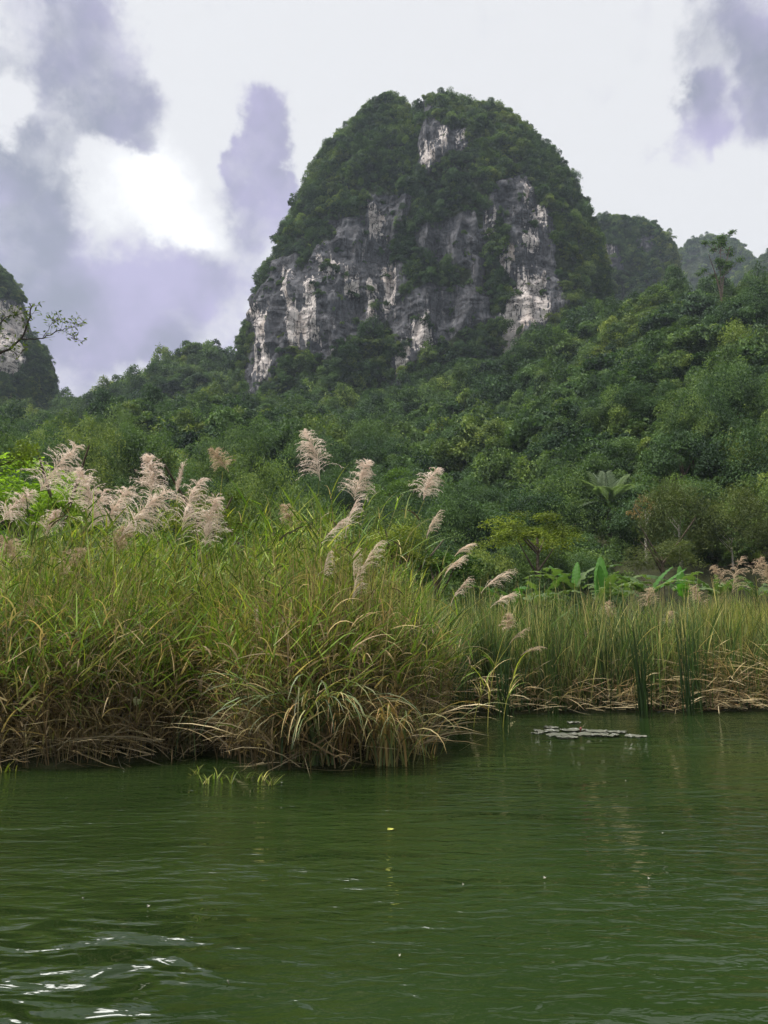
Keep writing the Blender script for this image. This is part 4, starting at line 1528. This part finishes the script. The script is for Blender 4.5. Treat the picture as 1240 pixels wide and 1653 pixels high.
PL = [  # px, py, w px, h px, kind, distance, stem foot shift px, material, label
    (97, 757, 62, 84, 'fluffy', 9.5, -20, 'p', 'tall pointed pink plume rising over the left group'),
    (136, 795, 84, 72, 'fluffy', 9.2, -20, 'p', 'broad drooping pink plume just below the tall pointed one'),
    (30, 818, 66, 56, 'fluffy', 9.0, -20, 'p', 'pink plume in front of the lime green shrub at the left edge'),
    (86, 846, 56, 34, 'fluffy', 9.3, -10, 'p', 'small flat pinkish plume beside the lime green shrub'),
    (241, 768, 50, 58, 'fluffy', 9.6, -10, 'p', 'compact pink plume standing above the widest plume'),
    (236, 832, 104, 92, 'fluffy', 9.0, -20, 'p', 'widest fluffy pink plume in the middle of the left group'),
    (190, 822, 60, 66, 'fluffy', 9.4, -15, 'p', 'fluffy pink plume joined to the left side of the widest one'),
    (291, 772, 22, 44, 'narrow', 9.5, 0, 'p', 'slender upright pale plume like a brush in the left group'),
    (312, 815, 80, 78, 'fluffy', 9.1, -20, 'p', 'fluffy pink plume beneath the slender upright one'),
    (342, 842, 54, 74, 'fluffy', 9.2, -20, 'p', 'loose dark flecked plume at the right end of the left group'),
    (352, 742, 40, 36, 'fluffy', 10.2, -6, 't', 'small lone plume against dark forest above the left group'),
    (160, 824, 54, 60, 'fluffy', 9.6, -10, 'p', 'pink plume filling the gap behind the broad drooping one'),
    (118, 908, 40, 44, 'fluffy', 8.8, -8, 't', 'faint tan plume low among the reeds below the left group'),
    (16, 892, 42, 54, 'fluffy', 8.8, -8, 't', 'ragged tan plume low at the left edge'),
    (200, 872, 56, 40, 'fluffy', 9.2, -8, 't', 'thin tan plume hanging under the widest pink plume'),
    (52, 984, 34, 28, 'fluffy', 8.4, -6, 't', 'small tan seed head deep in green reeds near the left edge'),
    (503, 737, 62, 76, 'fluffy', 9.8, 0, 'p', 'highest central plume with a ragged top on a straight stem'),
    (584, 776, 38, 62, 'fluffy', 9.8, -20, 'p', 'upright pink plume just above the large swept central plume'),
    (697, 781, 60, 50, 'fluffy', 10.5, -80, 'p', 'pink double tufted plume right of centre against dark forest'),
    (464, 836, 34, 40, 'fluffy', 9.6, 4, 't', 'faint plume half hidden in leaves left of the central plumes'),
    (574, 832, 52, 56, 'comb', 8.5, -50, 'p', 'large swept plume in the middle of the central cluster'),
    (544, 858, 42, 62, 'comb', 8.4, -20, 'p', 'swept plume on the left of the central cluster'),
    (530, 912, 28, 50, 'comb', 8.3, -4, 'p', 'small plume hanging below the left of the central cluster'),
    (602, 902, 46, 50, 'comb', 8.3, -40, 'w', 'cream plume with a raised rounded tip below the central cluster'),
    (577, 912, 38, 42, 'comb', 8.2, -30, 'w', 'cream plume touching the left side of the raised rounded one'),
    (579, 946, 38, 56, 'comb', 8.1, -20, 'w', 'lowest cream plume hanging under the central cluster'),
    (703, 846, 38, 38, 'comb', 9.4, -60, 'w', 'curved cream plume alone below the pink double tufted one'),
    (751, 889, 32, 22, 'comb', 10.2, -110, 'w', 'uppermost small curved plume of the right hand set'),
    (737, 916, 42, 28, 'comb', 10.0, -90, 'w', 'curved cream plume second from the top of the right hand set'),
    (747, 956, 44, 38, 'comb', 9.8, -90, 'w', 'broad curved cream plume lowest on the left of the right hand set'),
    (805, 941, 50, 42, 'comb', 10.0, -130, 'w', 'largest fanned cream plume at the right of the right hand set'),
    (814, 972, 40, 28, 'comb', 10.4, -120, 'w', 'thin curved plume tucked under the largest fanned one'),
    (418, 1010, 18, 40, 'narrow', 8.2, 14, 'w', 'closed narrow cream plume low in the reeds left of centre'),
    (575, 1049, 28, 22, 'comb', 7.7, -10, 't', 'little tan plume low above the drooping tussocks'),
    (840, 1029, 36, 22, 'comb', 11.5, -60, 't', 'low tan plume arching over the cattails right of the cove'),
    (861, 1054, 38, 16, 'comb', 11.5, -40, 't', 'flat tan plume arching lowest over the cattails'),
    (822, 1004, 26, 22, 'fluffy', 11.5, -30, 't', 'fuzzy tan seed head under the right hand curved plumes'),
    (1161, 930, 26, 32, 'fluffy', 17.5, 2, 't', 'short pink plume left of the tallest one beyond the right bank'),
    (1191, 928, 38, 54, 'fluffy', 17.0, 0, 't', 'tallest pink plume beyond the right bank'),
    (1223, 914, 22, 30, 'fluffy', 17.5, -4, 't', 'pink plume right of the tallest one beyond the right bank'),
    (1237, 928, 22, 34, 'fluffy', 17.0, 0, 't', 'pink plume cut by the right edge of the picture'),
    (1050, 966, 38, 26, 'fluffy', 16.5, -4, 't', 'tan seed head in front of the slanting banana leaf'),
    (985, 986, 34, 24, 'fluffy', 16.0, -4, 't', 'tan seed head below the upright banana leaf'),
    (1125, 962, 30, 28, 'fluffy', 16.8, -2, 't', 'tan seed head left of the pink plumes on the right bank'),
    (942, 1050, 14, 50, 'narrow', 14.8, 2, 't', 'tall rusty seed spike standing among the right bank cattails'),
    (1082, 1000, 32, 22, 'fluffy', 16.0, 0, 't', 'tan seed head above the tall fresh cattail clump'),
]
PMAT = {'p': M_PLUME, 't': M_PLUME_TAN, 'w': M_PLUME_PALE}
for i, (px, py, wp, hp, kind, Y, foot, mk, lab) in enumerate(PL):
    c = at(px, py, Y)
    sc_px = F / (Y * CT)
    w, h = 1.15 * wp / sc_px, 1.12 * hp / sc_px
    me, r0 = plume_mesh(kind, w, h, -1 if (kind == 'fluffy' and i % 3 == 1) else 1, 900 + i, PMAT[mk], (.55 if mk == 't' else 1.0) * float(np.random.default_rng(i).uniform(.65, 1.25)))
    fx = c[0] + foot / sc_px * 1.3
    a_ = fx / Y
    zg = max(float(height(np.array([fx]), np.array([Y]))[0]), 0.0)
    root = empty('plume_reed', (fx, Y, zg))
    grp = 'plumed reeds of the left bank' if px < 420 else ('plumed reeds of the centre' if px < 720 else 'plumed reeds of the right bank')
    tag(root, lab, 'plumed reed', grp)
    tip = c - np.array([fx, Y, zg])
    r0w = tip + r0
    k = np.linspace(0, 1, 9)
    bend = k ** 1.7
    pts = np.c_[r0w[0] * bend, r0w[1] * bend + .03 * np.sin(k * 5 + i), r0w[2] * k]
    st = Acc('dry', 'tone')
    tube(st, pts, np.linspace(.007, .0035, 9), 5, dry=.45, tone=.5)
    link('stem', st.mesh('stem', M_GRASS), root)
    lf = Acc('dry', 'tone')
    g_ = np.random.default_rng(950 + i)
    m = 7
    ts = g_.uniform(.25, .85, m)
    B = np.stack([np.interp(ts, k, pts[:, j]) for j in range(3)], 1)
    V, Q, T, _ = ribbons(B, g_.uniform(0, 6.28, m), R(18) + R(20) * g_.uniform(0, 1, m), R(70) + R(60) * g_.uniform(0, 1, m), g_.uniform(.4, .75, m), .02, 6, 1.3, g_.normal(size=m) * .4)
    lf.add(V, Q, dry=per_vert(g_.uniform(0, .7, m), 6), tone=per_vert(g_.uniform(.2, 1, m), 6))
    link('leaves', lf.mesh('leaves', M_GRASS), root)
    po = link('plume', me, root, tuple(tip))
    po.rotation_euler = (0, R(float(g_.normal()) * 14), 0)


# ------------------------------------------------------------------ on the water
def lily_pad(px, py, rx, label, seed, group='lily pads floating off the right bank'):
    X, Y = (float(v) for v in ground_px(px, py))
    r = rx / F * Y
    g_ = np.random.default_rng(seed)
    n = 28
    th = np.linspace(.12, 2 * np.pi - .12, n) + g_.uniform(0, 6)
    rr = r * (1 + .05 * np.sin(3 * th + seed) + .03 * np.sin(7 * th))
    V = [(0, 0, .006)]
    for ring, zz in ((.55, .007), (.95, .010), (1.0, .020 if seed % 3 else .008)):
        V += [(math.cos(t_) * q_ * ring, math.sin(t_) * q_ * ring, zz + .006 * g_.normal() * (ring > .9)) for t_, q_ in zip(th, rr)]
    V = np.array(V)
    V[:, 2] = np.maximum(V[:, 2], .004)
    Q = [(0, 1 + i, 2 + i, 2 + i) for i in range(n - 1)]
    faces = [(0, 1 + i, 2 + i) for i in range(n - 1)]
    for k in range(2):
        b0, b1 = 1 + k * n, 1 + (k + 1) * n
        faces += [(b0 + i, b1 + i, b1 + i + 1, b0 + i + 1) for i in range(n - 1)]
    me = bpy.data.meshes.new('lily_pad')
    me.from_pydata([tuple(v) for v in V], [], faces)
    me.materials.append(M_PAD)
    o = link('lily_pad', me, None, (X, Y, 0.001 * (seed % 5)))
    tag(o, label, 'lily pad', group)


PADS = [(882, 1181, 20, 'leftmost grey lily pad of the floating mat'), (905, 1187, 24, 'lily pad at the near left of the mat'), (925, 1180, 20, 'lily pad touching the red bud'),
        (945, 1187, 26, 'wide lily pad in the near middle of the mat'), (962, 1181, 19, 'lily pad right of the red bud'), (978, 1188, 22, 'lily pad at the near right of the mat'),
        (995, 1183, 16, 'small lily pad at the right end of the mat'), (1026, 1189, 17, 'lone lily pad drifting right of the mat'), (915, 1192, 17, 'nearest small lily pad of the mat'),
        (927, 1168, 11, 'tiny lily pad floating behind the mat'), (868, 1184, 10, 'tiny lily pad off the left end of the mat'), (890, 1176, 12, 'small lily pad at the far left of the mat')]
for i, (a_, b_, r_, lab) in enumerate(PADS):
    lily_pad(a_, b_, r_, lab, 20 + i)


def bud():
    X, Y = (float(v) for v in ground_px(937, 1182))
    a = Acc('tone')
    k = np.linspace(0, 1, 8)
    tube(a, np.c_[.01 * k, 0 * k,   .06 * k], .004 + .014 * np.sin(np.pi * np.clip(k * 1.25 - .25, 0, 1)) ** .8, 8)
    o = link('lily_bud', a.mesh('lily_bud', M_BUD), None, (X, Y, .01))
    tag(o, 'closed reddish water lily bud standing among the lily pads', 'lily bud')


bud()


def floater(px, py, L, W, rz, mat, name, label, cat, group=None):
    X, Y = (float(v) for v in ground_px(px, py))
    V, F_ = [], []
    n = 9
    for i in range(n):
        t_ = i / (n - 1)
        w = W * math.sin(math.pi * min(max(t_, .03), .97)) ** .7 / 2
        V += [(L * (t_ - .5), -w, .006 + .01 * t_ * t_), (L * (t_ - .5), 0, .004 + .006 * t_ * t_), (L * (t_ - .5), w, .008 + .01 * (1 - t_))]
    me = mesh_np(name, np.array(V), grid_quads(n, 3), mat)
    o = link(name, me, None, (X, Y, 0))
    o.rotation_euler = (0, 0, rz)
    tag(o, label, cat, group)


floater(632, 1341, .05, .02, .1, M_YLEAF, 'floating_leaf', 'single yellow leaf floating in the middle of the river', 'leaf')
gg = np.random.default_rng(33)
for (px, py) in [(134, 1454), (645, 1546), (1070, 1347), (1048, 1421), (748, 1431), (880, 1420), (1010, 1262), (200, 1247), (455, 1265), (368, 1590), (240, 1466)]:
    floater(px, py, gg.uniform(.008, .018), gg.uniform(.005, .009), gg.uniform(0, 3), M_FLECK, 'floating_fleck', 'tiny pale fleck drifting on the green water', 'fleck', 'pale flecks drifting on the river')


def sprig(px, py, h, seed):
    X, Y = (float(v) for v in ground_px(px, py))
    g_ = np.random.default_rng(seed)
    n = 9
    a = Acc('dry', 'tone')
    V, Q, T, C = ribbons(np.c_[g_.normal(size=(n, 2)) * .03, np.zeros(n)], g_.uniform(0, 6.28, n), R(15) + R(40) * g_.uniform(0, 1, n), R(60) + R(40) * g_.uniform(0, 1, n), h * g_.uniform(.5, 1.1, n), .013, 4)
    a.add(V, Q, dry=per_vert(g_.uniform(.2, .6, n), 4), tone=per_vert(g_.uniform(.1, .7, n), 4))
    o = link('water_weed', a.mesh('water_weed', M_GRASS), None, (X, Y, -.005))
    tag(o, 'small green weed sprig growing out of the water before the tussocks', 'water weed', 'weed sprigs in the shallows')


for i, (px, py) in enumerate([(335, 1266), (352, 1258), (372, 1264), (400, 1258), (420, 1262), (440, 1268), (318, 1250), (580, 1240), (700, 1225), (10, 1246)]):
    sprig(px, py, .16, 40 + i)


def heart_leaf():
    c = at(221, 1132, 7.9)
    th = np.linspace(0, 2 * np.pi, 24, endpoint=False)
    x = 16 * np.sin(th) ** 3 / 16 * .045
    z = (13 * np.cos(th) - 5 * np.cos(2 * th) - 2 * np.cos(3 * th) - np.cos(4 * th)) / 16 * .05
    V = [(0, -.012, 0)] + [(a, .01 * abs(a) / .045, b) for a, b in zip(x, z)]
    me = bpy.data.meshes.new('heart_leaf')
    me.from_pydata(V, [], [(0, 1 + i, 1 + (i + 1) % 24) for i in range(24)])
    me.materials.append(M_VINE)
    a = Acc('tone')
    o = link('vine_leaf', me, None, tuple(c))
    o.rotation_euler = (R(-15), R(25), R(10))
    tag(o, 'single pale heart shaped leaf hanging in the brown thicket', 'leaf')


M_VINE = plain_mat('vine_leaf', (.30, .33, .16), (.40, .42, .22), .5, 30)
heart_leaf()

# ------------------------------------------------------------------ haze
HAZE_DENSITY = 0.0003


def haze():
    x0, x1, y0, y1, z0, z1 = -360, 360, -160, 460, -2.2, 245
    V = np.array([(x, y, z) for z in (z0, z1) for x, y in ((x0, y0), (x1, y0), (x1, y1), (x0, y1))], float)
    Q = np.array([(0, 3, 2, 1), (4, 5, 6, 7), (0, 1, 5, 4), (1, 2, 6, 5), (2, 3, 7, 6), (3, 0, 4, 7)])
    m, t = new_mat('haze')
    v = t.node('ShaderNodeVolumePrincipled')
    v.inputs['Color'].default_value = (.74, .85, 1.0, 1)
    v.inputs['Density'].default_value = HAZE_DENSITY
    v.inputs['Anisotropy'].default_value = .2
    t.l.new(v.outputs[0], t.out.inputs['Volume'])
    o = link('haze', mesh_np('haze', V, Q, m))
    tag(o, 'thin blue haze over the valley', 'haze', kind='stuff')


haze()
